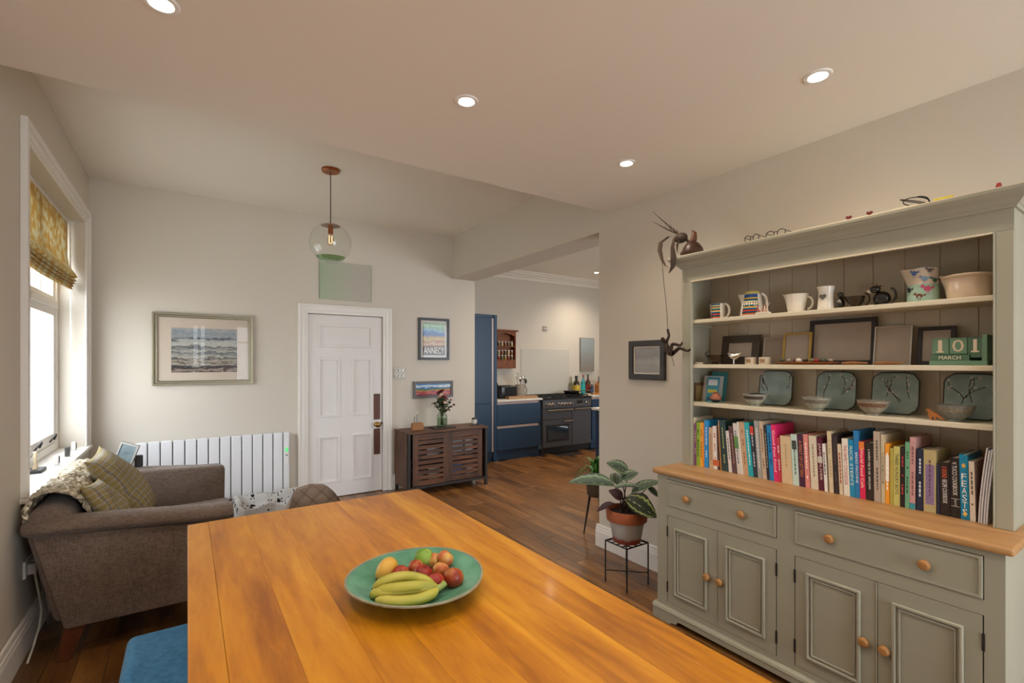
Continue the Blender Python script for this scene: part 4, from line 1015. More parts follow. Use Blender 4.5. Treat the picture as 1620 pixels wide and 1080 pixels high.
for i, (yl, th, h, ln, col, tc, words, lb) in enumerate(BK):
    nx = BK[i + 1] if i + 1 < len(BK) else None
    if nx:   # keep clear of the neighbour on the right
        over = max(0, nx[3] * min(1, h / nx[2]) - ln * min(1, nx[2] / h)); th = min(th, yl - nx[0] - over - .0006)
    th = max(th, .006); s = ln / h; z0 = WZ + .0004
    dp = min(.2, .15 + h * .2 + dep_rnd.uniform(-.02, .01))
    t = thing('cookbook', (XS + dp / 2, yl - th / 2, z0), lb, 'book', 'cookbooks on the dresser worktop')
    def P(x, y, z): return (x, y + s * (z - z0), z)
    def hx(m, x0, x1, ya, yb, za, zb): m.hexa([P(x0, ya, za), P(x1, ya, za), P(x1, yb, za), P(x0, yb, za), P(x0, ya, zb), P(x1, ya, zb), P(x1, yb, zb), P(x0, yb, zb)])
    cv = M('#' + col, .4, var=.04, vscale=40)
    c = min(.003, th * .18)
    m = MB(); hx(m, XS, XS + dp, yl - th, yl - th + c, z0, z0 + h); hx(m, XS, XS + dp, yl - c, yl, z0, z0 + h); hx(m, XS, XS + c, yl - th + c, yl - c, z0, z0 + h)
    m.build('cover', cv, t)
    m = MB(); hx(m, XS + c + .0002, XS + dp - .004, yl - th + c + .0002, yl - c - .0002, z0 + .003, z0 + h - .004); m.build('pages', PAGES, t)
    ym = yl - th / 2; xe = XS - .0006
    def onspine(a, b): z = z0 + h - a; return (xe, ym - b + s * (z - z0), z)   # a down the spine, b towards the right cover
    tm = M('#' + tc, .5)
    if lb.startswith('bright blue book'):
        for k, chh in enumerate(words):
            m = letter(chh, .015, .024, lambda a, b: (xe, ym + .0075 - a + s * (.17 - k * .028), z0 + .17 - k * .028 + b - .012)); m.build('lettering', tm, t)
        for zz in (.213, .022):
            m = MB(); m.ball((xe, ym + s * zz, z0 + zz), .0006, .006, .009, 10, 6); m.build('emblem', M('#e8b850', .5), t)
    elif words:
        L0 = .18 if len(words) < 14 else .24
        start = .03
        if words == 'RECIPE COOKBOOK':
            m = letter('1000', .045, .016, lambda a, b: onspine(.018 + a, b - .008)); m.build('lettering', M('#e0643c', .5), t); start = .07; L0 = .1
        if words == 'BREAD MACHINE': start = .1; L0 = .14
        if words == 'COOKBOOK': start = .08; L0 = .14
        if words == 'TUCCI COOKBOOK':
            m = letter('THE', .009, .012, lambda a, b: onspine(.016 + a, b - .006)); m.build('lettering', tm, t)
            for zz in (.075, .045): MB().hexa([onspine(h - zz, -th * .45), onspine(h - zz, th * .45), (xe + .0004, onspine(h - zz, th * .45)[1], z0 + zz), (xe + .0004, onspine(h - zz, -th * .45)[1], z0 + zz), onspine(h - zz - .0012, -th * .45), onspine(h - zz - .0012, th * .45), (xe + .0004, onspine(h - zz, th * .45)[1], z0 + zz + .0012), (xe + .0004, onspine(h - zz, -th * .45)[1], z0 + zz + .0012)]).build('rule', tm, t)
            m = letter('STANLEY TUCCI', .026, .006, lambda a, b: onspine(h - .073 + a, b - .003)); m.build('lettering', tm, t)
            L0 = .12
        L0 = min(L0, h - start - .05)
        hh = min(th * .55, .014)
        m = letter(words, L0, hh, lambda a, b: onspine(start + a, b - hh / 2)); m.build('lettering', tm, t)
    else:
        # small print, given as short strokes
        r2 = random.Random(i); a = .04; m = MB(); hh = min(th * .32, .006)
        while a < h - .06:
            w = r2.uniform(.006, .018)
            m._a([onspine(a, -hh / 2), onspine(a + w, -hh / 2), onspine(a + w, hh / 2), onspine(a, hh / 2)], [(0, 1, 2, 3)]); a += w + .004
            if r2.random() < .12: a += .03
        if th > .012: o = m.build('small_print', tm, t); o['kind'] = 'stuff'
    def patch(nm, a0, a1, hexc, wd_=.98):
        m = MB(); q = th * wd_ / 2; m._a([(p[0] + .0002, p[1], p[2]) for p in (onspine(a0, -q), onspine(a1, -q), onspine(a1, q), onspine(a0, q))], [(0, 1, 2, 3)]); m.build(nm, M('#' + hexc, .45, var=.15, vscale=60), t)
    if 'green patch' in lb: patch('spine_patch', .07, .14, '6aa23a')
    if 'red patch' in lb: patch('spine_patch', .005, .05, 'd0402c')
    if 'orange dish' in lb: patch('spine_patch', h - .055, h - .02, 'd0601c')
    if 'orange top' in lb: patch('spine_band', .0, .034, 'e8863c')
    if 'white panel' in lb: patch('spine_panel', .05, .165, 'f4ede0', .85)
    if 'teal foot' in lb: patch('spine_band', h - .025, h, '3a9aa8')
    if 'portrait' in lb: patch('spine_patch', .095, .125, 'cfc8bc', .9)
    if 'blossom' in lb: patch('spine_patch', .03, .075, '3a3428', .7)
    if 'purple border' in lb: patch('spine_panel', .06, .225, '8a7398', .7)
# magazines leaning the other way against the right post
for k, (yb, yt, h, c) in enumerate(((.529, .506, .293, '#7a4a48'), (.522, .499, .285, '#d9d9e2'), (.514, .492, .288, '#c9cbd8'), (.507, .484, .290, '#e2e2e6'))):
    t = thing('magazine', (2.64, yb - .004, WZ + .0004), ['maroon-backed magazine first in the leaning group by the right post', 'thin white magazine second in the leaning group by the right post', 'pale lilac magazine third in the leaning group by the right post', 'white magazine touching the right post of the dresser'][k], 'magazine', 'magazines leaning by the right post')
    z0 = WZ + .0004
    for nm, q0, q1, mt in (('cover', 0, .0006, M(c, .35)), ('pages', .0007, .0052, M('#d6d6de', .7))):
        m = MB()
        def mg(u, w):
            y = yb + (yt - yb) * (w ** 1.5)
            return (2.545 + .2 * u, y, z0 + h * w)
        N = 8
        lo = [mg(0, w / N) for w in range(N + 1)]
        poly = [(2.545, p[1] - q0, p[2]) for p in lo] + [(2.545, p[1] - q1, p[2]) for p in lo[::-1]]
        m.prism(poly, (.2, 0, 0)); m.build(nm, mt, t)

# ------------------------------------------------------------------ crockery on the top shelf
def handle(m, c, axis, r, th, flat=1.0, a0=-80, a1=80, sy=1.25):
    """Half-round handle leaving a body: c centre, axis +1/-1 along -y."""
    pts = [(c[0], c[1] - axis * r * math.cos(math.radians(a)), c[2] + sy * r * math.sin(math.radians(a))) for a in range(a0, a1 + 1, 16)]
    m.tube(pts, th, 8, flat=flat); return m
def spout(p, cy, rim_z, amt, side=1):
    return p
S1, S2, S3 = (z + .0004 for z in SH)
def stripes(name, cols, h, white_x=None):
    s = NT(name); v = s.coords(); sp = s.n('ShaderNodeSeparateXYZ', {0: v})
    q = s.n('ShaderNodeMath', {0: sp.outputs[2], 1: h}, operation='DIVIDE')
    col = s.ramp(q.outputs[0], [(k / len(cols), c) for k, c in enumerate(cols)], 'CONSTANT')
    s.l(col, s.b.inputs['Base Color']); s.b.inputs['Roughness'].default_value = .2; return s.m
STR = stripes('stripe_glaze', ['#c8482c', '#2a4a30', '#1d3c66', '#c83c2c', '#20303c', '#2a7ca8', '#f0b83c', '#1c2a44', '#2a8c9c', '#e8b048', '#22426c', '#e8dc88', '#226a9c', '#20242c', '#d8b838', '#1f4c8a'], .1)
def jug(name, x, y, z, prof, label, lipdir=1, lip=.03, hnd=None, mat=CERAM, band=None, group=None):
    t = thing(name, (x, y, z), label, 'jug', group)
    m = MB(); m.lathe(prof, (0, 0, 0), 28)
    H = max(p[1] for p in prof); R_ = [p[0] for p in prof if p[1] > H * .8][0]
    for i, p in enumerate(m.v):
        k = max(0, (p[2] / H - .6) / .4); dy = p[1] * lipdir
        if dy > 0 and k > 0: m.v[i] = (p[0] * (1 - .5 * k * (dy / R_) ** 2), p[1] + lipdir * lip * k * k * (dy / R_) ** 3, p[2] + .008 * k * (dy / R_) ** 3)
    m.v = [add(p, (x, y, z)) for p in m.v]
    m.build('body', mat, t, smooth=60)
    if hnd: m = handle(MB(), (x, y - lipdir * hnd[0], z + hnd[1]), lipdir, hnd[2], hnd[3], sy=hnd[4] if len(hnd) > 4 else 1.3); m.build('handle', mat, t, smooth=70)
    return t
def inner(prof, w=.004): return prof + [(max(0, r - w), h) for r, h in prof[::-1] if h > .006] + [(0, .006)]
XJ = 2.63
# small striped jug
t = jug('striped_jug', XJ, 1.685, S1, inner([(0, 0), (.036, 0), (.04, .01), (.04, .092)]), 'small white jug with a coloured stripe panel at the left of the top shelf', 1, .02, (.04, .048, .032, .007), group='striped jugs')
def panel_on(t, x, y, z, r0, r1, h0, h1, a0, a1, mat, nm='stripe_panel', sgn=1):
    m = MB(); m.grid(lambda u, w: (x - (r0 + (r1 - r0) * w + .0008) * math.cos(math.radians(a0 + (a1 - a0) * u)), y - (r0 + (r1 - r0) * w + .0008) * math.sin(math.radians(a0 + (a1 - a0) * u)), z + h0 + (h1 - h0) * w), 10, 4); return m.build(nm, mat, t, smooth=70)
panel_on(t, XJ, 1.685, S1, .04, .04, .006, .09, -38, 48, STR)
t = jug('striped_coffee_pot', XJ, 1.475, S1, inner([(0, 0), (.062, 0), (.064, .01), (.056, .07), (.047, .12), (.044, .125)]), 'larger white coffee pot with bold coloured stripes on the top shelf', 1, .05, (.048, .07, .035, .007, 1.5), group='striped jugs')
panel_on(t, XJ, 1.475, S1, .0645, .047, .008, .122, -25, 60, STR)
m = MB(); m.lathe([(.0, 0), (.042, 0), (.04, .01), (.02, .018), (0, .02)], (XJ, 1.475, S1 + .126), 20); m.build('lid', M('#d9c878', .25), t, smooth=60)
# crab shell with coral twigs
t = thing('coral_ornament', (2.56, 1.375, S1), 'little red and white coral ornament between coffee pot and white cup', 'ornament')
MB().box(2.54, 2.575, 1.34, 1.41, S1, S1 + .012).build('base', M('#d8cfc0', .6), t, bevel=.003)
rr_ = random.Random(2)
for k in range(9):
    y = 1.35 + k * .0062; m = MB(); m.tube([(2.558, y, S1 + .012), (2.558 + rr_.uniform(-.01, .01), y + rr_.uniform(-.012, .012), S1 + .035), (2.558 + rr_.uniform(-.012, .012), y + rr_.uniform(-.02, .02), S1 + rr_.uniform(.04, .065))], [.004, .003, .001], 6)
    m.build('coral_twig', M('#a8402c' if k % 2 else '#d8c4b0', .6), t)
jug('white_cup', XJ, 1.24, S1, inner([(0, 0), (.038, 0), (.04, .006), (.045, .04), (.055, .085), (.06, .095)], .003), 'wide white cup with a looped handle on the top shelf', 1, .012, (.05, .048, .03, .0055, 1.1))
t = jug('heart_jug', XJ, 1.10, S1, inner([(0, 0), (.037, 0), (.038, .01), (.034, .06), (.033, .09), (.038, .118)], .003), 'white jug with a black checked heart on the top shelf', 1, .008)
HEART = NT('gingham_heart'); v = HEART.coords(); ck = HEART.n('ShaderNodeTexChecker', {'Vector': v, 'Scale': 220, 1: lin('#1a1a1a'), 2: lin('#8a8680')}); HEART.l(ck.outputs[0], HEART.b.inputs['Base Color'])
m = MB(); hp = []
for k in range(24):
    a = 2 * PI * k / 24; hx_ = 16 * math.sin(a) ** 3; hz = 13 * math.cos(a) - 5 * math.cos(2 * a) - 2 * math.cos(3 * a) - math.cos(4 * a); hp.append((hx_ * .001, hz * .001))
m.prism([(XJ - .0385 + abs(a) * abs(a) * 12, 1.10 - a * 1.0, S1 + .066 + b) for a, b in hp], (.002, 0, 0)); m.build('heart_print', HEART.m, t)
# black cow creamers
COW = NT('cow_glaze'); v = COW.coords(); nz = noise(COW, v, 22, 2); COW.l(COW.ramp(nz, [(.54, '#171412'), (.57, '#e4ddd2')], 'LINEAR'), COW.b.inputs['Base Color']); COW.b.inputs['Roughness'].default_value = .2
DK = M('#1c1714', .2, coat=.4, name='black_glaze')
BRN = M('#3a2c1c', .25, .3, var=.5, vscale=40, name='tortoise_glaze')
t = thing('penguin_jug', (XJ, 1.035, S1), 'tiny black and white figurine jug right of the heart jug', 'jug')
m = MB(); m.ball((XJ, 1.035, S1 + .03), .018, .017, .03, 14, 10); m.build('body', COW.m, t, smooth=70)
m = MB(); m.ball((XJ, 1.036, S1 + .07), .013, .014, .014, 12, 8); h_ = m.build('head', DK, t, smooth=70)
m = MB(); m.tube([(XJ - .004, 1.047, S1 + .07), (XJ - .006, 1.06, S1 + .066)], [.005, .001], 6); m.build('beak', M('#b08030', .4), h_)
t = jug('sauce_boat', XJ, .972, S1, inner([(0, 0), (.022, 0), (.016, .01), (.032, .028), (.038, .055)], .003), 'dark mottled sauce boat between figurine jug and cow jug', 1, .02, (.036, .04, .02, .004, 1.4), BRN)
t = thing('cow_jug', (XJ, .87, S1), 'black and white cow-shaped creamer jug on the top shelf', 'jug')
m = MB(); m.ball((XJ, .868, S1 + .034), .026, .034, .034, 16, 10); m.build('body', COW.m, t, smooth=70)
m = MB(); m.ball((XJ - .004, .893, S1 + .078), .017, .022, .017, 14, 10); h_ = m.build('head', DK, t, smooth=70)
m = MB(); m.ball((XJ - .005, .915, S1 + .072), .011, .011, .009, 10, 8); m.build('muzzle', M('#d8d0c4', .3), h_, smooth=70)
for sgn in (-1, 1):
    m = MB(); m.tube([(XJ + sgn * .012, .885, S1 + .09), (XJ + sgn * .026, .878, S1 + .096)], [.006, .002], 6); m.build('ear', DK, h_)
m = handle(MB(), (XJ, .838, S1 + .045), 1, .022, .005, sy=1.5); m.build('handle', DK, t, smooth=70)
for a in (.85, .885): MB().box(XJ - .02, XJ + .02, a - .008, a + .008, S1, S1 + .012).build('foot', DK, t)
# bird jug
BJ = NT('bird_jug_glaze'); v = BJ.coords(); sp = BJ.n('ShaderNodeSeparateXYZ', {0: v}); BJ.l(BJ.ramp(sp.outputs[2], [(.074, '#9dbcaa'), (.078, '#d9cbb8')]), BJ.b.inputs['Base Color']); BJ.b.inputs['Roughness'].default_value = .2
bx, by, br = XJ + .01, .722, .052
t = jug('bird_jug', bx, by, S1, inner([(0, 0), (.054, 0), (.056, .01), (.054, .08), (.052, .145)], .004), 'tall jug printed with little coloured birds on the top shelf', 1, .03, None, BJ.m)
def bird(ang, z, c, s_=1):
    m = MB(); a = math.radians(ang)
    def on(u, w): A = a + u / br; return (bx - (br + .004) * math.cos(A), by - (br + .004) * math.sin(A), S1 + z + w * 1.5)
    k = [on(.010 * s_ * math.cos(q), .0065 * s_ * math.sin(q)) for q in [2 * PI * i / 12 for i in range(12)]]; m._a(k, [tuple(range(12))])
    hd = [on(-.012 * s_ + .004 * s_ * math.cos(q), .006 * s_ + .004 * s_ * math.sin(q)) for q in [2 * PI * i / 8 for i in range(8)]]; m._a(hd, [tuple(range(8))])
    m._a([on(-.015 * s_, .007 * s_), on(-.022 * s_, .004 * s_), on(-.015 * s_, .004 * s_)], [(0, 1, 2)]); m._a([on(.008 * s_, .002 * s_), on(.018 * s_, .006 * s_), on(.017 * s_, -.001)], [(0, 1, 2)])
    for q in (-.003, .003): m._a([on(q, -.005 * s_), on(q + .0012, -.005 * s_), on(q + .0012, -.014 * s_), on(q, -.014 * s_)], [(0, 1, 2, 3)])
    o = m.build('bird_print', M(c, .4), t); 
bird(-18, .125, '#3a5c9a'); bird(38, .133, '#4a3a34', .8); bird(20, .098, '#7a9ab8'); bird(30, .055, '#b8486c', 1.25); bird(2, .025, '#6a3a28', 1.1); bird(-42, .055, '#22282c', 1.1); bird(58, .09, '#3c6a5c')
m = MB(); m.lathe([(0, 0), (.03, 0), (.028, .006), (.008, .012), (0, .012)], (bx, by, S1 + .146), 18); m.build('lid', M('#8fa8b0', .3), t, smooth=50)
# big lipped bowl
t = thing('mixing_bowl', (2.645, .575, S1), 'large cream lipped mixing bowl at the right end of the top shelf', 'bowl')
m = MB(); m.lathe(inner([(0, 0), (.065, 0), (.07, .01), (.074, .05), (.079, .09), (.083, .098)], .005), (2.645, .575, S1), 36)
for i, p in enumerate(m.v):
    dy = p[1] - .575
    if dy > .07: m.v[i] = (p[0], p[1] + .012 * max(0, (p[2] - S1) / .1) ** 2, p[2] + .004)
m.build('body', M('#d8c3ac', .25, coat=.3), t, smooth=60)
m = MB(); m.lathe([(.0795, .085), (.086, .088), (.087, .096), (.083, .099)], (2.645, .575, S1), 36); m.build('rim', M('#d8c3ac', .25, coat=.3), t, smooth=60)

# ------------------------------------------------------------------ second shelf: frames and ornaments
def photo(yc, w, h, bw, fc, pc, label, x=2.70, lean=.16, metal=0, rough=.4, kind='photo frame'):
    t = thing('photo_frame', (x, yc, S2), label, 'photo frame', 'frames along the middle shelf')
    f = lambda a, b, d: (x + b * lean + (0, .014)[d] , yc - a, S2 + b)
    MB().ring((-w / 2, w / 2, 0, h), (-w / 2 + bw, w / 2 - bw, bw, h - bw), f).build('frame', M(fc, rough, metal, var=.0), t, bevel=.0015)
    g = lambda a, b, d: (x + b * lean + .006 + d * .004, yc - a, S2 + b)
    m = MB(); a0, a1, b0, b1 = -w / 2 + bw * .9, w / 2 - bw * .9, bw * .9, h - bw * .9
    m.hexa([g(a0, b0, 0), g(a1, b0, 0), g(a1, b0, 1), g(a0, b0, 1), g(a0, b1, 0), g(a1, b1, 0), g(a1, b1, 1), g(a0, b1, 1)]); m.build('print', pc, t)
    return t
PH = M('#a39689', .3, var=.06, vscale=12, name='print_with_glare')  # pale tone, with the glass reflection put into the print colour
photo(1.60, .235, .172, .045, '#3a2c20', PH, 'broad dark mottled wooden photo frame at the left of the middle shelf', 2.70)
photo(1.405, .125, .155, .003, '#c2b8a8', M('#96897c', .2, var=.05, vscale=12), 'frameless glass photo holder left of the gilt frame', 2.715)
photo(1.275, .145, .172, .012, '#a88c48', PH, 'slim gilt photo frame beside the large black one', 2.69, metal=.6)
photo(1.075, .30, .232, .022, '#1c1718', PH, 'largest black photo frame in the middle of the shelf', 2.72, .1)
photo(.853, .145, .182, .007, '#b5b1ab', PH, 'thin silver photo frame right of the largest black one', 2.69, metal=.8, rough=.25)
photo(.702, .13, .170, .017, '#241c1e', PH, 'small black photo frame left of the calendar blocks', 2.71)
# cup with ring handle, bird, pots, tray, pebbles
t = thing('lustre_cup', (2.6, 1.685, S2), 'dark lustre cup with a ring handle at the left of the middle shelf', 'cup')
m = MB(); m.lathe(inner([(0, 0), (.026, 0), (.02, .008), (.04, .03), (.047, .055)], .003), (2.6, 1.685, S2), 24); m.build('bowl', BRN, t, smooth=60)
m = MB(); m.tube([(2.6, 1.735 + .014 * math.cos(a), S2 + .06 + .016 * math.sin(a)) for a in [2 * PI * k / 14 for k in range(15)]], .004, 6); m.build('handle', DK, t, smooth=60)
t = thing('shallow_dish', (2.585, 1.785, S2), 'tiny pale dish at the far left of the middle shelf', 'dish')
m = MB(); m.lathe(inner([(0, 0), (.022, 0), (.032, .012)], .002), (2.585, 1.785, S2), 18); m.build('dish', CERAM, t, smooth=50)
m = MB(); m.tube([(2.585, 1.80, S2 + .013), (2.58, 1.825, S2 + .022)], .0015, 6); m.build('spoon', CHROME, t)
t = thing('silver_bird', (2.575, 1.553, S2), 'polished silver bird on a thin stalk on the middle shelf', 'ornament')
m = MB(); m.lathe([(0, 0), (.012, 0), (.003, .006), (.003, .03), (0, .03)], (2.575, 1.553, S2), 12); m.build('stand', CHROME, t, smooth=50)
m = MB(); m.tube([(2.575, 1.592, S2 + .062), (2.575, 1.58, S2 + .06), (2.575, 1.562, S2 + .048), (2.575, 1.545, S2 + .044), (2.575, 1.525, S2 + .052), (2.575, 1.507, S2 + .066)], [.004, .011, .016, .018, .010, .002], 12); m.build('body', CHROME, t, smooth=70)
for y, lb in ((1.468, 'small white pot with printed band left of its twin'), (1.39, 'small white pot with printed band right of its twin')):
    t = thing('white_pot', (2.6, y, S2), lb, 'pot', 'pair of small white pots')
    m = MB(); m.lathe(inner([(0, 0), (.028, 0), (.029, .002), (.029, .04)], .004), (2.6, y, S2), 24); m.build('body', M('#cfc2ae', .4), t, smooth=40)
    panel_on(t, 2.6, y, S2, .029, .029, .01, .03, -30, 30, M('#9a7a58', .5, var=.4, vscale=120), 'printed_band')
m = MB(); m.ball((2.58, 1.17, S2 + .011), .045, .155, .011, 28, 8, lambda p: Vector((p.x, p.y, max(p.z, -1) if p.z < .2 else .2))); m.build('wooden_tray', wood('tray_wood', '#7a3c14', '#a85e26', 'y', .4), smooth=40, label='long orange-brown oval wooden tray in front of the largest frame', cat='tray')
PEB = ['#3c4434', '#8a8272', '#5c3a2c', '#d0c8b8', '#2a2826', '#6c7a5c', '#8f2c28']
for k in range(9):
    y = 1.28 - k * .027; m = MB(); m.ball((2.578 + (k % 3 - 1) * .012, y, S2 + .0215), .012, .014, .008 + .003 * (k % 2), 10, 6); m.build('pebble', M(PEB[k % 7], .35), smooth=70, label=['mossy green', 'stone grey', 'brown', 'chalk white', 'black', 'sage green', 'dark red', 'second mossy green', 'second stone grey'][k] + ' polished pebble in the wooden tray', cat='pebble', group='pebbles in the wooden tray')
for y, lb in ((.965, 'short brown driftwood stick left of the silver frame'), (.835, 'short brown driftwood stick in front of the silver frame')):
    m = MB(); m.tube([(2.59, y + .05, S2 + .008), (2.585, y, S2 + .009), (2.59, y - .055, S2 + .008)], [.005, .0085, .004], 8); m.build('driftwood', M('#8a5a30', .7, var=.2, vscale=50), smooth=60, label=lb, cat='stick')
# perpetual calendar
CG = M('#65896f', .5, name='calendar_green', var=.05); CD = M('#4a6a52', .5, name='calendar_dark')
cx0, cy1 = 2.575, .685
t = thing('block_calendar', (2.62, .598, S2), 'green wooden block calendar reading 10 1 and MARCH', 'calendar')
MB().box(cx0, cx0 + .085, .508, cy1, S2, S2 + .018).build('tray', CG, t, bevel=.002)
MB().box(cx0, cx0 + .085, .508, .524, S2 + .0182, S2 + .12).build('end_post', CG, t, bevel=.002)
MB().box(cx0 + .075, cx0 + .085, .5242, cy1, S2 + .0182, S2 + .11).build('back', CG, t)
sl = MB().box(cx0 + .006, cx0 + .02, .562, .68, S2 + .0185, S2 + .043).build('month_slip', CD, t)
m = letter('MARCH', .068, .015, lambda a, b: (cx0 + .0052, .655 - a, S2 + .0235 + b)); m.build('lettering', M('#e8e0d0', .5), sl)
for k, (y, chh) in enumerate(((.6815, '1'), (.6255, '0'), (.5695, '1'))):
    bk = MB().box(cx0 + .021, cx0 + .073, y - .0545 if k < 2 else y - .044, y, S2 + .0445 if k < 2 else S2 + .03, S2 + .112).build('date_block', CG if k < 2 else CD, t, bevel=.002)
    w = .013 if chh == '1' else .036
    if k == 2: w = .011
    m = letter(chh, w, .05, lambda a, b: (cx0 + .0202, y - (.027 if k < 2 else .022) + w / 2 - a, S2 + .054 + b)); m.build('numeral', M('#d8c8b0', .5), bk)
    if chh == '1': m = MB(); m.box(cx0 + .02, cx0 + .0206, y - (.027 if k < 2 else .022) - .012, y - (.027 if k < 2 else .022) + .012, S2 + .052, S2 + .058); m.build('serif', M('#d8c8b0', .5), bk)

# ------------------------------------------------------------------ third shelf: plates and bowls
CEL = NT('celadon_blossom'); v = CEL.coords(); nz = noise(CEL, v, 12, 3)
CEL.l(CEL.ramp(nz, [(.35, '#7d8f8a'), (.65, '#93a49d')]), CEL.b.inputs['Base Color']); CEL.b.inputs['Roughness'].default_value = .35
TWIG = M('#2a2622', .6); BLOS = M('#c9b8ae', .6)
def plate(yc, label, seed, x=2.70, w=.178, h=.188, lean=.12):
    t = thing('blossom_plate', (x, yc, S3), label, 'plate', 'celadon plates on the lower shelf')
    c = .034; o = [(-w / 2 + c, 0), (w / 2 - c, 0), (w / 2 - .008, .02), (w / 2, c + .01), (w / 2, h - c), (w / 2 - c * .6, h - .006), (w / 2 - c - .01, h), (-w / 2 + c, h), (-w / 2 + .006, h - c * .6), (-w / 2, h - c - .004), (-w / 2, c), (-w / 2 + .01, .016)]
    f = lambda a, b, d=0: (x + b * lean + d, yc - a, S3 + .0032 + b)
    m = MB(); m.prism([f(a, b) for a, b in o], (.01, 0, 0)); m.build('plate', CEL.m, t, bevel=.003)
    n = len(o); m = MB(); m.tube([f(a, b, .002) for a, b in o] + [f(*o[0], .002)], .0028, 6, False); m.build('dark_rim', TWIG, t)
    r = random.Random(seed)
    for br_ in range(4):
        a, b = r.uniform(-.06, .06), r.uniform(.05, .1); pts = []; ang = r.uniform(.3, 2.8)
        for q in range(5):
            pts.append((a, b)); a = max(-w / 2 + .015, min(w / 2 - .015, a + .028 * math.cos(ang))); b = max(.02, min(h - .018, b + .03 * math.sin(ang))); ang += r.uniform(-.5, .5)
        m = MB(); m.tube([f(p, q, -.0006) for p, q in pts], .0014, 5); tw = m.build('painted_twig', TWIG, t)
        for p, q in pts[1:]:
            m = MB(); p += r.uniform(-.008, .008); q += r.uniform(-.008, .008); rr = r.uniform(.003, .0048)
            m.prism([f(p + rr * math.cos(k) * (1 + .25 * math.cos(5 * k)), q + rr * math.sin(k) * (1 + .25 * math.cos(5 * k)), -.0012) for k in [2 * PI * i / 10 for i in range(10)]], (.001, 0, 0)); m.build('painted_blossom', BLOS, tw)
def rice_bowl(yc, label, c, band, x=2.595):
    t = thing('rice_bowl', (x, yc, S3), label, 'bowl', 'rice bowls on the lower shelf')
    m = MB(); m.lathe(inner([(0, 0), (.026, 0), (.025, .008), (.032, .012), (.05, .03), (.059, .052), (.064, .066)], .003), (x, yc, S3), 30); m.build('bowl', M(c, .35, var=.3, vscale=55), t, smooth=60)
    panel_on(t, x, yc, S3, .0535, .0605, .038, .055, -70, 70, M(band, .5, var=.4, vscale=150), 'pattern_band')
plate(1.39, 'celadon blossom plate furthest left on the lower shelf', 1); plate(1.09, 'celadon blossom plate second from the left on the lower shelf', 2)
plate(.846, 'celadon blossom plate third from the left on the lower shelf', 3); plate(.583, 'celadon blossom plate at the right end of the lower shelf', 4)
rice_bowl(1.44, 'pale rice bowl in front of the leftmost blossom plate', '#a3a498', '#4a4038'); rice_bowl(1.126, 'pale speckled rice bowl in front of the second blossom plate', '#9c9e92', '#7a7466')
rice_bowl(.889, 'brown-flecked rice bowl in front of the third blossom plate', '#968f80', '#7a5a44'); rice_bowl(.607, 'grey rice bowl in front of the rightmost blossom plate', '#7f827c', '#8c8878')
m = MB(); m.ball((2.597, 1.43, S3 + .064), .02, .05, .006, 14, 6); m.build('dried_pod', M('#2c2620', .7), smooth=60, label='dark dried pods lying across the leftmost rice bowl', cat='pod')
# wooden dinosaur
t = thing('wooden_dinosaur', (2.56, .665, S3), 'tiny orange wooden dinosaur beside the rightmost bowl', 'toy')
dn = [(.0, .0), (.006, 0), (.007, .014), (.014, .016), (.015, 0), (.02, 0), (.021, .016), (.034, .008), (.046, .004), (.036, .016), (.02, .03), (.006, .036), (-.002, .046), (-.012, .045), (-.014, .038), (-.006, .036), (-.004, .024), (-.008, .018), (-.002, .016)]
m = MB(); m.prism([(2.555, .678 - a, S3 + b) for a, b in dn], (.012, 0, 0)); m.build('body', M('#a8642a', .6), t, bevel=.001)
m = MB(); m.ball((2.5545, .6865, S3 + .042), .0015, None, None, 6, 5); m.build('eye', BLACK, t)
# papers, leaflets, clay pot at the left end
for k, (y0, y1, h, x, c, lb) in enumerate(((1.79, 1.70, .18, 2.70, '#3f8f98', 'teal card standing behind the papers on the lower shelf'), (1.812, 1.70, .155, 2.655, '#d8d8dc', 'white papers propped at the left of the lower shelf'), (1.765, 1.695, .15, 2.62, '#3a90a8', 'blue leaflet with a yellow band leaning on the white papers'))):
    t = thing('leaflet', (x, (y0 + y1) / 2, S3), lb, 'leaflet', 'papers at the left of the lower shelf')
    m = MB(); f = lambda y, z, d: (x + z * .18 + d + (y0 - y) * .25, y, S3 + z)
    m.hexa([f(y1, 0, 0), f(y0, 0, 0), f(y0, 0, .003), f(y1, 0, .003), f(y1, h, 0), f(y0, h, 0), f(y0, h, .003), f(y1, h, .003)]); m.build('sheet', M(c, .5), t)
    if k == 2:
        for z0_, z1_, cc in ((.055, .075, '#c8c048'), (.1, .135, '#d0d8e0'), (.01, .03, '#2a5a8c')):
            m = MB(); m._a([f(y1 + .01, z0_, -.0006), f(y0 - .008, z0_, -.0006), f(y0 - .008, z1_, -.0006), f(y1 + .01, z1_, -.0006)], [(0, 1, 2, 3)]); m.build('printed_band', M(cc, .5), t)
for k, (y, c) in enumerate(((1.824, '#6a4a30'), (1.815, '#8c7448'))):
    m = MB(); m.box(2.60, 2.72, y - .003, y + .003, S3, S3 + .115 - k * .02); m.build('slim_book', M(c, .6), bevel=.001, label=('brown' if k == 0 else 'ochre') + ' slim notebook standing at the far left of the lower shelf', cat='book')
t = thing('clay_pot', (2.585, 1.672, S3), 'small round terracotta pot with a dark foot on a green saucer', 'pot')
m = MB(); m.lathe([(0, 0), (.04, 0), (.044, .005), (0, .004)], (2.585, 1.68, S3), 20); m.build('saucer', M('#8fa898', .4), t, smooth=40)
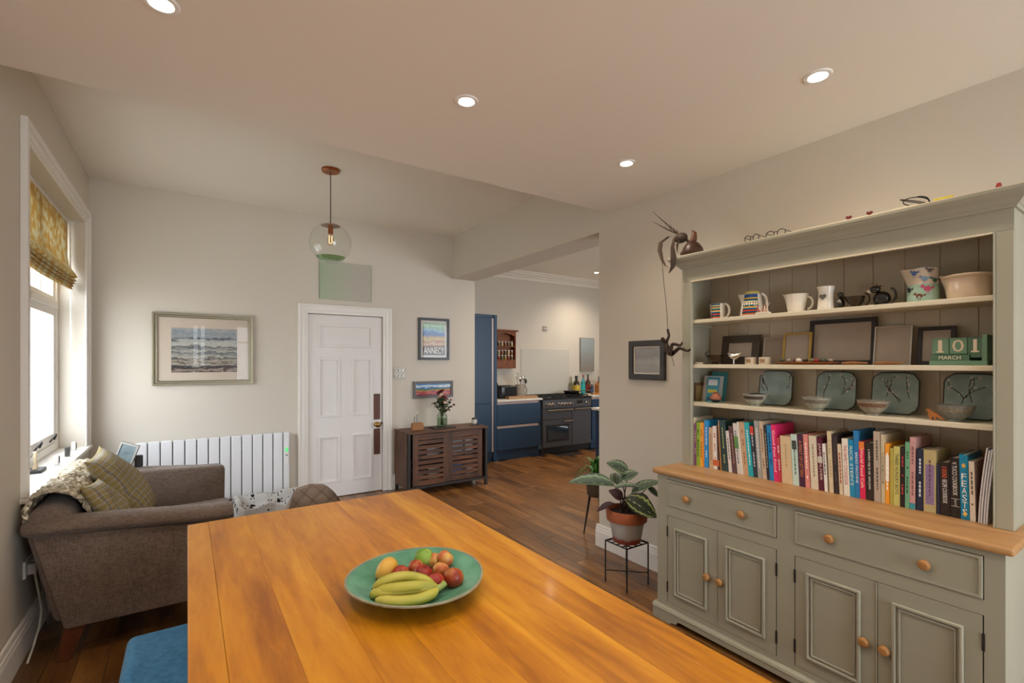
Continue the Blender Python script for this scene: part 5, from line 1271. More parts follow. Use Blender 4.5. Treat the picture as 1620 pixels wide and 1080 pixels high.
CLAY = NT('two_tone_clay'); v = CLAY.coords(); sp = CLAY.n('ShaderNodeSeparateXYZ', {0: v}); CLAY.l(CLAY.ramp(sp.outputs[2], [(.014, '#1f2230'), (.018, '#9a5c40')]), CLAY.b.inputs['Base Color']); CLAY.b.inputs['Roughness'].default_value = .6
m = MB(); m.lathe(inner([(0, 0), (.018, 0), (.03, .015), (.031, .03), (.018, .045), (.013, .05), (.017, .058)], .002), (2.585, 1.672, S3 + .0055), 22); m.build('body', CLAY.m, t, smooth=60)

# ------------------------------------------------------------------ on top of the dresser
TZ = 2.1414
def spectacles(y, x, s, label):
    t = thing('spectacles', (x, y, TZ), label, 'spectacles', 'spectacles on the dresser top')
    for q in (-1, 1):
        m = MB(); m.tube([(x, y + q * .03 * s + .022 * s * math.cos(a), TZ + .02 + .017 * math.sin(a)) for a in [2 * PI * k / 14 for k in range(15)]], .0022, 6); m.build('rim', BLACK, t, smooth=60)
        m = MB(); m.tube([(x, y + q * .052 * s, TZ + .028), (x + .11, y + q * .05 * s, TZ + .025), (x + .135, y + q * .05 * s, TZ + .004)], .0018, 6); m.build('temple', BLACK, t)
    m = MB(); m.tube([(x, y - .008 * s, TZ + .026), (x, y, TZ + .03), (x, y + .008 * s, TZ + .026)], .002, 6); m.build('bridge', BLACK, t)
spectacles(1.40, 2.49, .75, 'smaller pair of dark spectacles on top of the dresser'); spectacles(1.28, 2.5, .95, 'larger pair of dark spectacles on top of the dresser')
t = thing('cable_coil', (2.50, .71, TZ), 'tangle of thin black cable on top of the dresser', 'cable')
m = MB(); m.tube([(2.5 + .02 * math.sin(k * 1.3), .71 + .045 * math.sin(k * .9), TZ + .006 + .035 * abs(math.sin(k * .55))) for k in [i * .35 for i in range(40)]], .0022, 6); m.build('coil', BLACK, t, smooth=70)
MB().box(2.47, 2.53, .70, .78, TZ, TZ + .006).build('paper', M('#e0d6bc', .7), t)
m = MB(); m.box(2.47, 2.485, .585, .645, TZ, TZ + .012); m.build('yellow_marker', M('#c8b828', .4), bevel=.003, label='short yellow marker lying on the dresser top', cat='pen')
for y, lb in ((.943, 'dark red wooden heart on the dresser top, left of its twin'), (.863, 'dark red wooden heart on the dresser top, right of its twin')):
    m = MB(); m.prism([(2.475, y - a * .75, TZ + .0122 + b * .7) for a, b in hp], (.006, 0, 0)); m.build('wooden_heart', M('#5c1612', .5), label=lb, cat='heart', group='little red hearts')
m = MB(); m.lathe([(0, 0), (.008, 0), (.009, .008), (.006, .02), (0, .022)], (2.48, .459, TZ), 12); m.build('red_pawn', M('#a02c20', .4), smooth=50, label='tiny red peg at the right end of the dresser top', cat='peg')
# gourd with dried leaves
GR = M('#3f2414', .4, var=.35, vscale=14, name='gourd_brown'); DL = M('#3a2818', .7, var=.3, vscale=20, name='dried_leaf')
t = thing('gourd_vase', (2.53, 1.78, TZ), 'brown bell-shaped gourd with dried leaves drooping off the dresser corner', 'ornament')
gx, gy = 2.53, 1.79
m = MB(); m.lathe([(0, 0), (.058, 0), (.064, .008), (.072, .014), (.072, .022), (.064, .026), (.056, .05), (.038, .075), (.024, .085), (.02, .09), (0, .092)], (gx, gy, TZ), 24); m.build('bell', GR, t, smooth=60)
m = MB(); m.tube([(gx, gy, TZ + .085), (gx, gy - .012, TZ + .11), (gx, gy - .012, TZ + .135), (gx, gy + .002, TZ + .155)], [.022, .018, .015, .005], 10); m.build('stalk', M('#5c3018', .5), t, smooth=60)
m = MB(); m.ball((gx - .01, gy + .075, TZ + .125), .03, .045, .032, 14, 10); m.build('seed_pod', DL, t, smooth=70)
m = MB(); m.tube([(gx, gy + .01, TZ + .07), (gx - .005, gy + .05, TZ + .12)], .008, 8); m.build('stalk', DL, t)
def strap(name, pts, wd, mat=DL):
    m = MB(); P_ = [Vector(p) for p in pts]; n = len(P_)
    for sgn in (-1, 1): m.v += [tuple(p + Vector((sgn * wd[i] * .6, -sgn * wd[i] * .8, 0))) for i, p in enumerate(P_)]
    m.v += [(a[0] - .003, a[1], a[2]) for a in m.v]
    for i in range(n - 1):
        m.f += [(i, i + 1, n + i + 1, n + i), (2 * n + i, 2 * n + i + 1, 3 * n + i + 1, 3 * n + i), (i, i + 1, 2 * n + i + 1, 2 * n + i), (n + i, n + i + 1, 3 * n + i + 1, 3 * n + i)]
    return m.build(name, mat, t, smooth=70)
strap('dried_leaf', [(2.51, 1.87, 2.275), (2.49, 1.93, 2.285), (2.46, 1.97, 2.25), (2.445, 1.965, 2.2), (2.445, 1.945, 2.135), (2.445, 1.92, 2.095), (2.445, 1.885, 2.075)], [.004, .008, .013, .013, .008, .004, .001])
strap('dried_leaf', [(2.51, 1.87, 2.275), (2.47, 1.875, 2.26), (2.445, 1.87, 2.2), (2.44, 1.858, 2.14), (2.44, 1.862, 2.08), (2.44, 1.89, 2.045)], [.003, .006, .01, .016, .013, .001])
strap('dried_leaf', [(2.51, 1.86, 2.26), (2.48, 1.86, 2.22), (2.47, 1.855, 2.17)], [.003, .006, .001])
for e_, mid in (((2.5, 2.066, 2.478), (2.51, 1.95, 2.36)), ((2.5, 2.066, 2.413), (2.51, 1.96, 2.34))):
    fe = thing('feather', (2.52, 1.87, 2.28)); fe.parent = t; fe.location = fe.location - Vector(t.location)
    m = MB(); m.tube([(2.52, 1.87, 2.285), mid, e_], [.005, .004, .001], 6); m.build('quill', DL, fe)
    for k in range(6):
        f = .12 + k * .1; p = Vector((2.52, 1.87, 2.285)).lerp(Vector(mid), f * 1.4 if f < .6 else 1)
        m = MB(); m.tube([p, p + Vector((0, .012 + .01 * (k % 2), .03))], [.0022, .0006], 5); m.build('barb', DL, fe)
# climbing figure on a wire
BRZ = M('#3a2c22', .4, .6, name='dark_bronze')
t = thing('climber_sculpture', (2.44, 1.88, 1.5), 'bronze figure of a climber hanging on a wire at the dresser corner', 'sculpture')
m = MB(); m.tube([(2.443, 1.946, 2.13), (2.441, 1.932, 2.0), (2.44, 1.915, 1.88), (2.44, 1.905, 1.78), (2.44, 1.902, 1.712), (2.44, 1.9, 1.66), (2.44, 1.897, 1.6), (2.44, 1.87, 1.53), (2.44, 1.852, 1.475)], .0016, 6); m.build('wire', BLACK, t)
J = {'hip': (2.44, 1.886, 1.552, .013), 'belly': (2.44, 1.902, 1.572, .013), 'chest': (2.44, 1.913, 1.598, .0155), 'neck': (2.44, 1.924, 1.622, .006), 'head0': (2.44, 1.936, 1.64, .0095), 'head1': (2.44, 1.945, 1.655, .0085),
     'shR': (2.432, 1.909, 1.617, .0075), 'elR': (2.437, 1.888, 1.66, .006), 'haR': (2.44, 1.903, 1.707, .0055), 'shL': (2.448, 1.918, 1.614, .0075), 'elL': (2.45, 1.935, 1.58, .0055), 'haL': (2.442, 1.902, 1.583, .005),
     'hR': (2.43, 1.88, 1.55, .010), 'kR': (2.428, 1.858, 1.613, .008), 'aR': (2.43, 1.797, 1.6, .0055), 'tR': (2.43, 1.789, 1.622, .004),
     'hL': (2.45, 1.876, 1.55, .010), 'kL': (2.452, 1.826, 1.588, .008), 'aL': (2.448, 1.76, 1.566, .0055), 'tL': (2.448, 1.744, 1.58, .004)}
E_ = [('hip', 'belly'), ('belly', 'chest'), ('chest', 'neck'), ('neck', 'head0'), ('head0', 'head1'), ('chest', 'shR'), ('shR', 'elR'), ('elR', 'haR'), ('chest', 'shL'), ('shL', 'elL'), ('elL', 'haL'), ('hip', 'hR'), ('hR', 'kR'), ('kR', 'aR'), ('aR', 'tR'), ('hip', 'hL'), ('hL', 'kL'), ('kL', 'aL'), ('aL', 'tL')]
ks = list(J); me = D.meshes.new('figure'); o0 = Vector((2.44, 1.88, 1.5))
me.from_pydata([tuple(Vector(J[k][:3]) - o0) for k in ks], [(ks.index(a), ks.index(b)) for a, b in E_], [])
fo = D.objects.new('figure', me); COL.objects.link(fo); fo.parent = t; me.materials.append(BRZ); WL[fo.name] = o0
sm = fo.modifiers.new('skin', 'SKIN'); sm.use_smooth_shade = True; su = fo.modifiers.new('sub', 'SUBSURF'); su.levels = su.render_levels = 2
for i, k in enumerate(ks): me.skin_vertices[0].data[i].radius = (J[k][3] * 1.45, J[k][3] * 1.45); me.skin_vertices[0].data[i].use_root = (k == 'hip')
# ------------------------------------------------------------------ fruit dish
DISH = NT('green_celadon'); v = DISH.coords(); nz = noise(DISH, v, 9, 5, .6); sp = DISH.n('ShaderNodeSeparateXYZ', {0: v})
DISH.l(DISH.ramp(nz, [(.3, '#3f7a66'), (.7, '#6aa48a')]), DISH.b.inputs['Base Color']); DISH.b.inputs['Roughness'].default_value = .12; DISH.bump(noise(DISH, v, 30, 3), .08, .004)
DCX, DCY = .622, 1.482
t = thing('fruit_dish', (DCX, DCY, .75), 'wide green glazed dish with a pale rim holding the fruit', 'dish')
dz = .7504
prof = [(0, 0), (.075, 0), (.078, .006), (.13, .018), (.18, .034), (.218, .051)]
inn = [(.216, .056), (.18, .040), (.13, .025), (.08, .014), (.0, .011)]
def wob(m):
    for i, p in enumerate(m.v):
        a = math.atan2(p[1] - DCY, p[0] - DCX); r = math.hypot(p[0] - DCX, p[1] - DCY) / .22
        k = 1 + .012 * math.sin(3 * a + .5) * r; m.v[i] = (DCX + (p[0] - DCX) * k, DCY + (p[1] - DCY) * k, p[2] + .003 * math.sin(2 * a) * r ** 3)
m = MB(); m.lathe(prof + [(.221, .054)] + inn, (DCX, DCY, dz), 64); wob(m); m.build('bowl', DISH.m, t, smooth=50)
m = MB(); m.lathe([(.2175, .0505), (.2225, .0525), (.2225, .0565), (.216, .0575), (.2145, .0555)], (DCX, DCY, dz), 64); m.f.append(tuple()) if False else None
m.f = [f for f in m.f if len(f) == 4]; wob(m); m.build('rim', M('#8a8a78', .3, var=.25, vscale=30), t, smooth=60)

def fruitmat(name, c1, c2, c3, sc=9, rough=.35, spk=True):
    s = NT(name); v = s.coords('Object', (1, 1, 1), 3); nz = noise(s, v, sc, 3, .5, .4)
    col = s.ramp(nz, [(.32, c1), (.5, c2), (.68, c3)])
    s.l(col, s.b.inputs['Base Color']); s.b.inputs['Roughness'].default_value = rough; s.b.inputs['Subsurface Weight'].default_value = .05
    s.b.inputs['Specular IOR Level'].default_value = .4
    return s.m
NECT = fruitmat('nectarine_skin', '#701c14', '#94381f', '#b4803c', 18); NECT2 = fruitmat('peach_skin', '#8f2a1a', '#b8683a', '#c8a654', 22); RED = fruitmat('red_plum_skin', '#641410', '#92241a', '#b0522c', 16)
STALK = M('#4a3520', .8)
def fruit(name, p, r, mat, label, cat, tilt=(0, 0), sz=.93):
    r *= 1.07; p = (p[0], p[1], p[2] + .002)
    t = thing(name, (p[0], p[1], p[2] - r), label, cat, 'fruit in the green dish')
    def dim(q):
        k = 1 - .13 * max(0, q.z) ** 12 - .05 * max(0, -q.z) ** 8; a = math.atan2(q.y, q.x)
        cl = 1 - .03 * math.exp(-(a / .22) ** 2); return Vector((q.x * cl, q.y * cl, q.z * k))
    m = MB(); m.ball((0, 0, 0), r, r, r * sz, 24, 16, dim); mt = Matrix.Translation(p) @ RX(tilt[0]) @ RY(tilt[1]); m.xf(mt); m.build('flesh', mat, t, smooth=80)
    m = MB(); m.tube([(0, 0, r * sz * .8), (.001, .001, r * sz * .93)], [.0025, .002], 6); m.xf(mt); m.build('stalk', STALK, t)
fruit('apple', (.696, 1.584, .802), .034, fruitmat('green_apple_skin', '#5f8a2c', '#7fa23c', '#a3b455', 9), 'green apple at the back of the dish', 'apple', (.5, .2))
fruit('nectarine', (.584, 1.519, .797), .028, RED, 'dark red nectarine beside the yellow mango', 'nectarine', (.6, -.3))
fruit('nectarine', (.650, 1.549, .792), .026, NECT2, 'red and yellow nectarine just in front of the green apple', 'nectarine', (.9, .4))
fruit('nectarine', (.642, 1.472, .800), .031, RED, 'bright red nectarine in the middle of the dish', 'nectarine', (.3, .2))
fruit('nectarine', (.752, 1.530, .807), .028, NECT2, 'orange-red nectarine furthest right at the back', 'nectarine', (.2, .7))
fruit('nectarine', (.722, 1.560, .797), .025, NECT2, 'yellowish nectarine half hidden beside the green apple', 'nectarine', (.2, -.7))
fruit('nectarine', (.706, 1.470, .798), .027, NECT2, 'peach-coloured nectarine between two darker ones', 'nectarine', (-.4, .6))
fruit('nectarine', (.716, 1.398, .798), .032, NECT, 'large reddish-brown nectarine nearest the right rim', 'nectarine', (-.6, .5))
fruit('nectarine', (.652, 1.404, .797), .030, RED, 'dark red nectarine beside the banana stalk', 'nectarine', (-.5, -.1))
t = thing('mango', (.555, 1.565, .765), 'yellow mango at the left of the fruit', 'mango', 'fruit in the green dish')
m = MB(); m.ball((0, 0, 0), .047, .034, .036, 24, 16, lambda q: Vector((q.x, q.y + .12 * q.x * q.x, q.z))); mt = Matrix.Translation((.556, 1.568, .803)) @ RZ(.7) @ RY(-.35); m.xf(mt); m.build('flesh', fruitmat('mango_skin', '#b8862c', '#cfa040', '#d8b058', 7), t, smooth=80)
m = MB(); m.ball((-.045, .012, .0), .005, .006, .006, 8, 6); m.xf(mt); m.build('stalk_end', STALK, t, smooth=60)
BAN = fruitmat('banana_skin', '#8c9036', '#aaa644', '#bdb058', 8, .45)
SPOT = M('#3a2a14', .7)
t = thing('banana_bunch', (.545, 1.36, .77), 'bunch of four yellow-green bananas at the front of the dish', 'bananas', 'fruit in the green dish')
root = Vector((.648, 1.351, .806))
bl_ = [[(0.461, 1.395, 0.799), (0.499, 1.353, 0.801), (0.559, 1.326, 0.801), (0.614, 1.335, 0.802)], [(0.471, 1.428, 0.807), (0.509, 1.4, 0.818), (0.569, 1.37, 0.821), (0.621, 1.356, 0.813)], [(0.471, 1.452, 0.806), (0.509, 1.444, 0.826), (0.564, 1.42, 0.834), (0.614, 1.382, 0.821)], [(0.461, 1.44, 0.797), (0.479, 1.415, 0.806), (0.539, 1.385, 0.81), (0.609, 1.355, 0.809)]]
def smoothpath(P_, n=14):
    P_ = [Vector(p) for p in P_]; out = []
    for k in range(n + 1):
        f = k / n * (len(P_) - 1); i = min(int(f), len(P_) - 2); u = f - i
        p0 = P_[max(i - 1, 0)]; p1 = P_[i]; p2 = P_[i + 1]; p3 = P_[min(i + 2, len(P_) - 1)]
        out.append(.5 * ((2 * p1) + (p2 - p0) * u + (2 * p0 - 5 * p1 + 4 * p2 - p3) * u * u + (3 * p1 - p0 - 3 * p2 + p3) * u ** 3))
    return out
for k, P_ in enumerate(bl_):
    pts = smoothpath(P_ + [tuple(root - Vector((.012, -.002 * k, 0)))]); n = len(pts)
    rad_ = [.0168 * min(1, .45 + (i / (n - 1)) * 5) * (1 if i < n * .72 else max(.38, 1 - (i / (n - 1) - .72) * 2.6)) for i in range(n)]
    m = MB(); m.tube(pts, rad_, 6 if False else 10); b_ = m.build('banana', BAN, t, smooth=45)
    m = MB(); m.ball(pts[0], .006, None, None, 8, 6); m.build('tip', SPOT, b_, smooth=60)
m = MB(); m.tube([root - Vector((.014, 0, .002)), root + Vector((.004, 0, .002)), root + Vector((.016, .003, .008))], [.011, .009, .010], 10); m.build('stalk', M('#8a9448', .5), t, smooth=50)

# ------------------------------------------------------------------ calathea on its wire stand
def leaf_mesh(name, mat, nu=10, nv=6, fold=.12, curl=.18, ripple=.0):
    m = MB(); uv = []
    def f(u, w):
        b = (w - .5) * 2; hw = .5 * math.sin(PI * min(.995, (u * .97 + .02)) ** .85) ** .75
        uv.append((u, abs(b), b))
        return (u, b * hw, fold * abs(b) * hw * 2 - curl * u * u + ripple * math.sin(u * 22) * abs(b))
    m.grid(f, nu, nv)
    me = m.mesh(name, mat, smooth=80)
    at = me.attributes.new('lf', 'FLOAT_VECTOR', 'POINT')
    for i, q in enumerate(uv): at.data[i].vector = q
    return me
def calathea(name, c0, c1, c2):
    s = NT(name); at = s.n('ShaderNodeAttribute', attribute_name='lf'); sp = s.n('ShaderNodeSeparateXYZ', {0: at.outputs['Vector']})
    nz = noise(s, s.coords('Object', (1, 1, 1)), 9, 3); wv = s.n('ShaderNodeMath', {0: nz, 1: .34, 2: -.17}, operation='MULTIPLY_ADD')
    f = s.n('ShaderNodeMath', {0: sp.outputs[1], 1: wv.outputs[0]}, operation='ADD')
    st = s.n('ShaderNodeMath', {0: sp.outputs[0], 1: 40}, operation='MULTIPLY'); sn = s.n('ShaderNodeMath', {0: st.outputs[0]}, operation='SINE'); s2 = s.n('ShaderNodeMath', {0: sn.outputs[0], 1: .04, 2: f.outputs[0]}, operation='MULTIPLY_ADD')
    s.l(s.ramp(s2.outputs[0], [(.02, '#8a9a78'), (.06, c0), (.55, c1), (.74, c2), (.82, c1), (1, c0)]), s.b.inputs['Base Color']); s.b.inputs['Roughness'].default_value = .4
    geo = s.n('ShaderNodeNewGeometry'); bk = s.n('ShaderNodeBsdfDiffuse', {0: lin('#3c2428')})
    mx = s.n('ShaderNodeMixShader', {0: geo.outputs['Backfacing'], 1: s.b.outputs[0], 2: bk.outputs[0]}); s.l(mx.outputs[0], s.out.inputs[0])
    return s.m
CAL = leaf_mesh('leaf', calathea('calathea_leaf', '#34463a', '#4d6350', '#94aa84')); CALD = leaf_mesh('leaf', M('#3a2022', .6, var=.2, vscale=12, name='calathea_underside'))
CALB = leaf_mesh('leaf', calathea('calathea_leaf_pale', '#2a2e28', '#33402c', '#b8c478'))
px, py = 2.475, 2.265
st_ = thing('wire_plant_stand', (px, py, 0), 'low black wire plant stand with a patterned top by the dresser', 'plant stand')
sq = [(2.372, 2.168), (2.578, 2.168), (2.578, 2.362), (2.372, 2.362)]
for a, b in sq: MB().tube([(a, b, 0), (a, b, .28)], .005, 8).build('leg', BLACK, st_)
m = MB(); m.tube([(a, b, .282) for a, b in sq + sq[:1]], .005, 8); m.build('top_ring', BLACK, st_)
for (a, b), (c, d) in ((sq[0], sq[2]), (sq[1], sq[3])): MB().tube([(a, b, .08), (c, d, .08)], .004, 8).build('brace', BLACK, st_)
scr = MB().tube([(.022 * math.cos(a), .022 * math.sin(a), 0) for a in [2 * PI * k / 12 for k in range(13)]], .003, 5).mesh('scroll', BLACK)
for i in range(4):
    for j in range(4): inst('scroll', scr, st_, T(2.402 + i * .049 - px, 2.196 + j * .046 - py, .279))
for k in range(1, 4): MB().tube([(2.372, 2.168 + k * .0485, .277), (2.578, 2.168 + k * .0485, .277)], .003, 6).build('top_bar', BLACK, st_)
pt = thing('potted_calathea', (px, py, .2875), 'calathea with striped leaves in a whitewashed terracotta pot', 'potted plant')
TER = M('#96502e', .8, bump=.15, bscale=90, var=.18, vscale=14, name='terracotta')
WASH = NT('limewashed_terracotta'); v = WASH.coords(); sp = WASH.n('ShaderNodeSeparateXYZ', {0: v}); nz = noise(WASH, v, 22, 5, .65)
q = WASH.n('ShaderNodeMath', {0: nz, 1: .05, 2: sp.outputs[2]}, operation='MULTIPLY_ADD'); WASH.l(WASH.ramp(q.outputs[0], [(.05, '#93402c'), (.07, '#a8a29a'), (.2, '#b4b2ae')]), WASH.b.inputs['Base Color']); WASH.b.inputs['Roughness'].default_value = .9
m = MB(); m.lathe([(0, 0), (.088, 0), (.092, .006), (.118, .15), (.108, .15), (.08, .012), (0, .012)], (px, py, .2876), 36); m.build('pot', WASH.m, pt, smooth=50)
m = MB(); m.lathe([(.1185, .142), (.134, .146), (.14, .212), (.136, .218), (.126, .218), (.122, .15), (.1185, .142)], (px, py, .2876), 36); m.f = [f for f in m.f if len(f) == 4]; m.build('pot_rim', TER, pt, smooth=50)
m = MB(); m.lathe([(0, .185), (.122, .185), (.122, .19), (0, .195)], (px, py, .2876), 24); m.build('soil', M('#2a1d15', 1, bump=.6, bscale=150), pt)
LV = [((2.391, 2.298, .666), (2.127, 2.44, .733), .12, CAL, .6), ((2.507, 2.28, .74), (2.388, 2.348, .825), .11, CAL, .5), ((2.445, 2.285, .704), (2.519, 2.211, .765), .085, CAL, .5), ((2.365, 2.267, .66), (2.489, 2.159, .694), .07, CAL, .8),
      ((2.506, 2.244, .614), (2.634, 2.121, .716), .085, CAL, .6), ((2.409, 2.213, .60), (2.52, 2.04, .515), .15, CALB, .45), ((2.355, 2.274, .559), (2.25, 2.321, .522), .045, CALD, .5), ((2.407, 2.239, .597), (2.311, 2.255, .654), .07, CALD, .2),
      ((2.534, 2.225, .597), (2.602, 2.179, .588), .04, CALD, .6), ((2.60, 2.19, .65), (2.642, 2.127, .594), .045, CAL, .4), ((2.45, 2.33, .66), (2.53, 2.42, .73), .09, CAL, .7), ((2.43, 2.25, .58), (2.36, 2.20, .63), .06, CALD, .5)]
def leaf_on(parent, me, b, tip, w, upw, view=True):
    b = Vector(b); tip = Vector(tip); X_ = (tip - b); L = X_.length; X_.normalize()
    cdir = (Vector((0, 0, 1.5)) - b).normalized()
    n = (Vector((0, 0, 1)) * upw + cdir * (1 - upw)); Y_ = n.cross(X_).normalized(); Z_ = X_.cross(Y_)
    mt = Matrix((( X_.x * L, Y_.x * w, Z_.x * L, 0), (X_.y * L, Y_.y * w, Z_.y * L, 0), (X_.z * L, Y_.z * w, Z_.z * L, 0), (0, 0, 0, 1)))
    mt.translation = b - WL[parent.name]
    return inst('leaf', me, parent, mt)
for k, (b, tip, w, me, up) in enumerate(LV):
    a = k * 2.1; r0 = Vector((px + .03 * math.cos(a), py + .03 * math.sin(a), .2876 + .188)); bb = Vector(b)
    m = MB(); m.tube([r0, r0.lerp(bb, .5) + Vector((0, 0, .02)), bb], [.005, .004, .003], 6); s_ = m.build('stem', M('#3c2c26', .6), pt, smooth=60)
    leaf_on(pt, me, b, tip, w, up)

# spider plant in a basket planter beyond the wall end
qx, qy = 2.955, 3.045
t = thing('basket_planter', (qx, qy, 0), 'tall woven basket planter on tapered legs behind the wall end', 'planter')
BASK = NT('woven_basket'); v = BASK.coords(); sp = BASK.n('ShaderNodeSeparateXYZ', {0: v})
wz = BASK.n('ShaderNodeTexWave', {'Vector': v, 'Scale': 30, 'Distortion': .8}, bands_direction='Z').outputs[1]; BASK.l(BASK.ramp(wz, [(.2, '#2c2018'), (.8, '#6b5638')]), BASK.b.inputs['Base Color']); BASK.bump(wz, .8, .006); BASK.b.inputs['Roughness'].default_value = .8
m = MB(); m.lathe([(0, .34), (.075, .34), (.085, .35), (.1, .5), (.092, .5), (.085, .36), (0, .355)], (qx, qy, 0), 24); m.build('basket', BASK.m, t, smooth=50)
m = MB(); m.lathe([(0, .46), (.093, .46), (0, .465)], (qx, qy, 0), 18); m.build('soil', M('#2a1d15', 1), t)
for k in range(3):
    a = 2.2 + k * 2 * PI / 3; m = MB(); m.tube([(qx + .06 * math.cos(a), qy + .06 * math.sin(a), .345), (qx + .115 * math.cos(a), qy + .115 * math.sin(a), 0)], [.012, .006], 10); m.build('leg', M('#241a14', .5), t, smooth=40)
sp_ = thing('spider_plant', (qx, qy, .466), 'bright green strap-leaved plant in the basket planter', 'potted plant')
GRN = M('#3f7a2a', .5, var=.35, vscale=6, name='strap_leaf_green')
blade = MB().grid(lambda u, w: (u - .0, (w - .5) * .07 * (1 - u) ** .6 * 2 * min(1, u * 6 + .4), .55 * math.sin(u * 2.3) - .35 * u * u + .02 * abs(w - .5)), 8, 2).mesh('leaf', GRN, smooth=80)
rr_ = random.Random(9)
for k in range(26):
    a = 2 * PI * k / 26 + rr_.uniform(-.2, .2); s_ = rr_.uniform(.15, .27)
    inst('leaf', blade, sp_, T(rr_.uniform(-.02, .02), rr_.uniform(-.02, .02), 0) @ RZ(a) @ RY(-rr_.uniform(.0, .9)) @ Matrix.Diagonal((s_, s_ * 1.3, s_ * 1.35, 1)))

# ------------------------------------------------------------------ kitchen
NAVY = M('#1f3a55', .45, name='navy_lacquer'); PINKM = M('#b8a49c', .35, .3, name='handle_channel'); WTOP = M('#d9d5cc', .35, name='white_quartz')
KF = 6.13
t = thing('tall_cabinet', (3.52, 6.43, 0), 'tall navy kitchen cabinet at the left of the kitchen', 'cabinet')
MB().box(KX0 + .002, 3.80, KF + .022, KY1 - .002, .15, 2.21).build('body', NAVY, t)
MB().box(KX0 + .002, 3.785, KF, KF + .02, .885, 2.16).build('door', NAVY, t, bevel=.002)
MB().box(KX0 + .002, 3.785, KF, KF + .02, .155, .875).build('door', NAVY, t, bevel=.002)
MB().box(KX0 + .002, 3.80, KF, KF + .02, 2.165, 2.215).build('top_rail', NAVY, t)
MB().box(3.787, 3.812, KF + .002, KF + .018, .155, 2.16).build('handle_channel', PINKM, t)
MB().box(3.814, 3.872, KF - .004, KY1 - .002, 0, 2.215).build('end_panel', NAVY, t)
MB().box(KX0 + .002, 3.80, KF + .06, KF + .08, 0, .149).build('plinth', NAVY, t)
t = thing('drawer_cabinet', (4.29, 6.43, 0), 'navy base unit with two wide drawers left of the range cooker', 'cabinet')
MB().box(3.875, 4.71, KF + .022, KY1 - .002, .15, .898).build('body', NAVY, t)
for z0_, z1_ in ((.16, .49), (.54, .855)):
    d = MB().box(3.88, 4.705, KF, KF + .02, z0_, z1_).build('drawer', NAVY, t, bevel=.002)
    MB().box(3.88, 4.66, KF + .004, KF + .02, z1_ + .003, z1_ + .038).build('handle_channel', PINKM, d)
MB().box(3.875, 4.71, KF + .06, KF + .08, 0, .149).build('plinth', NAVY, t)
m = MB(); m.box(3.875, 4.735, KF - .02, KY1 - .002, .899, .925); m.build('worktop', WTOP, bevel=.003, label='white worktop left of the range cooker', cat='worktop')
t = thing('corner_cabinet', (6.3, 6.43, 0), 'navy base unit right of the range cooker', 'cabinet')
MB().box(5.825, 6.8, KF + .022, KY1 - .002, 0, .898).build('body', NAVY, t); MB().box(5.83, 6.4, KF, KF + .02, .16, .855).build('door', NAVY, t); MB().box(5.83, 6.4, KF + .004, KF + .02, .858, .893).build('handle_channel', PINKM, t)
m = MB(); m.box(5.82, 6.85, KF - .02, KY1 - .002, .899, .925); m.build('worktop', WTOP, bevel=.003, label='white worktop right of the range cooker', cat='worktop')
t = thing('kitchen_island', (4.9, 4.0, 0), 'navy kitchen island with a pale top half hidden by the wall', 'island')
MB().box(4.46, 5.4, 3.3, 4.62, .1, .872).build('body', NAVY, t); MB().box(4.5, 5.36, 3.34, 4.58, 0, .099).build('plinth', M('#101c2a', .6), t); MB().box(4.42, 5.44, 3.26, 4.66, .873, .903).build('top', WTOP, t, bevel=.003)
for y0_, y1_ in ((3.32, 3.95), (3.97, 4.6)): MB().box(4.445, 4.459, y0_, y1_, .11, .83).build('door', NAVY, t)
# range cooker
SLATE = M('#4c4d52', .4, .2, name='slate_enamel'); STEEL = M('#b5aa9c', .25, 1, name='brushed_steel')
t = thing('range_cooker', (5.28, 6.43, 0), 'slate grey range cooker with steel handles and a glazed oven door', 'cooker')
a0, a1 = 4.745, 5.812
MB().box(a0, a1, KF + .022, KY1 - .03, .1, .89).build('body', SLATE, t); MB().box(a0 + .02, a1 - .02, KF + .04, KF + .06, .0, .099).build('plinth', BLACK, t)
cp = MB().box(a0, a1, KF - .01, KF + .02, .745, .885).build('control_panel', SLATE, t, bevel=.006)
kn = MB().lathe([(0, -.035), (.016, -.034), (.02, -.012), (.028, -.008), (.028, 0), (0, 0)], (0, 0, 0), 16, 'y').mesh('knob', STEEL, smooth=40)
for x in (4.82, 4.885, 4.95, 5.09, 5.155, 5.22, 5.285, 5.35, 5.70): inst('knob', kn, cp, Matrix.Translation(Vector((x, KF - .0105, .812)) - WL[cp.name]))
MB().box(5.47, 5.60, KF - .0125, KF - .0102, .80, .86).build('clock', M('#16181c', .1), cp); 
for x in (5.49, 5.535, 5.58): inst('knob', kn, cp, Matrix.Translation(Vector((x, KF - .0105, .785)) - WL[cp.name]) @ Matrix.Scale(.4, 4))
dl = [(a0 + .005, 5.365, .565, .735), (a0 + .005, 5.365, .11, .555), (5.375, a1 - .005, .11, .735)]
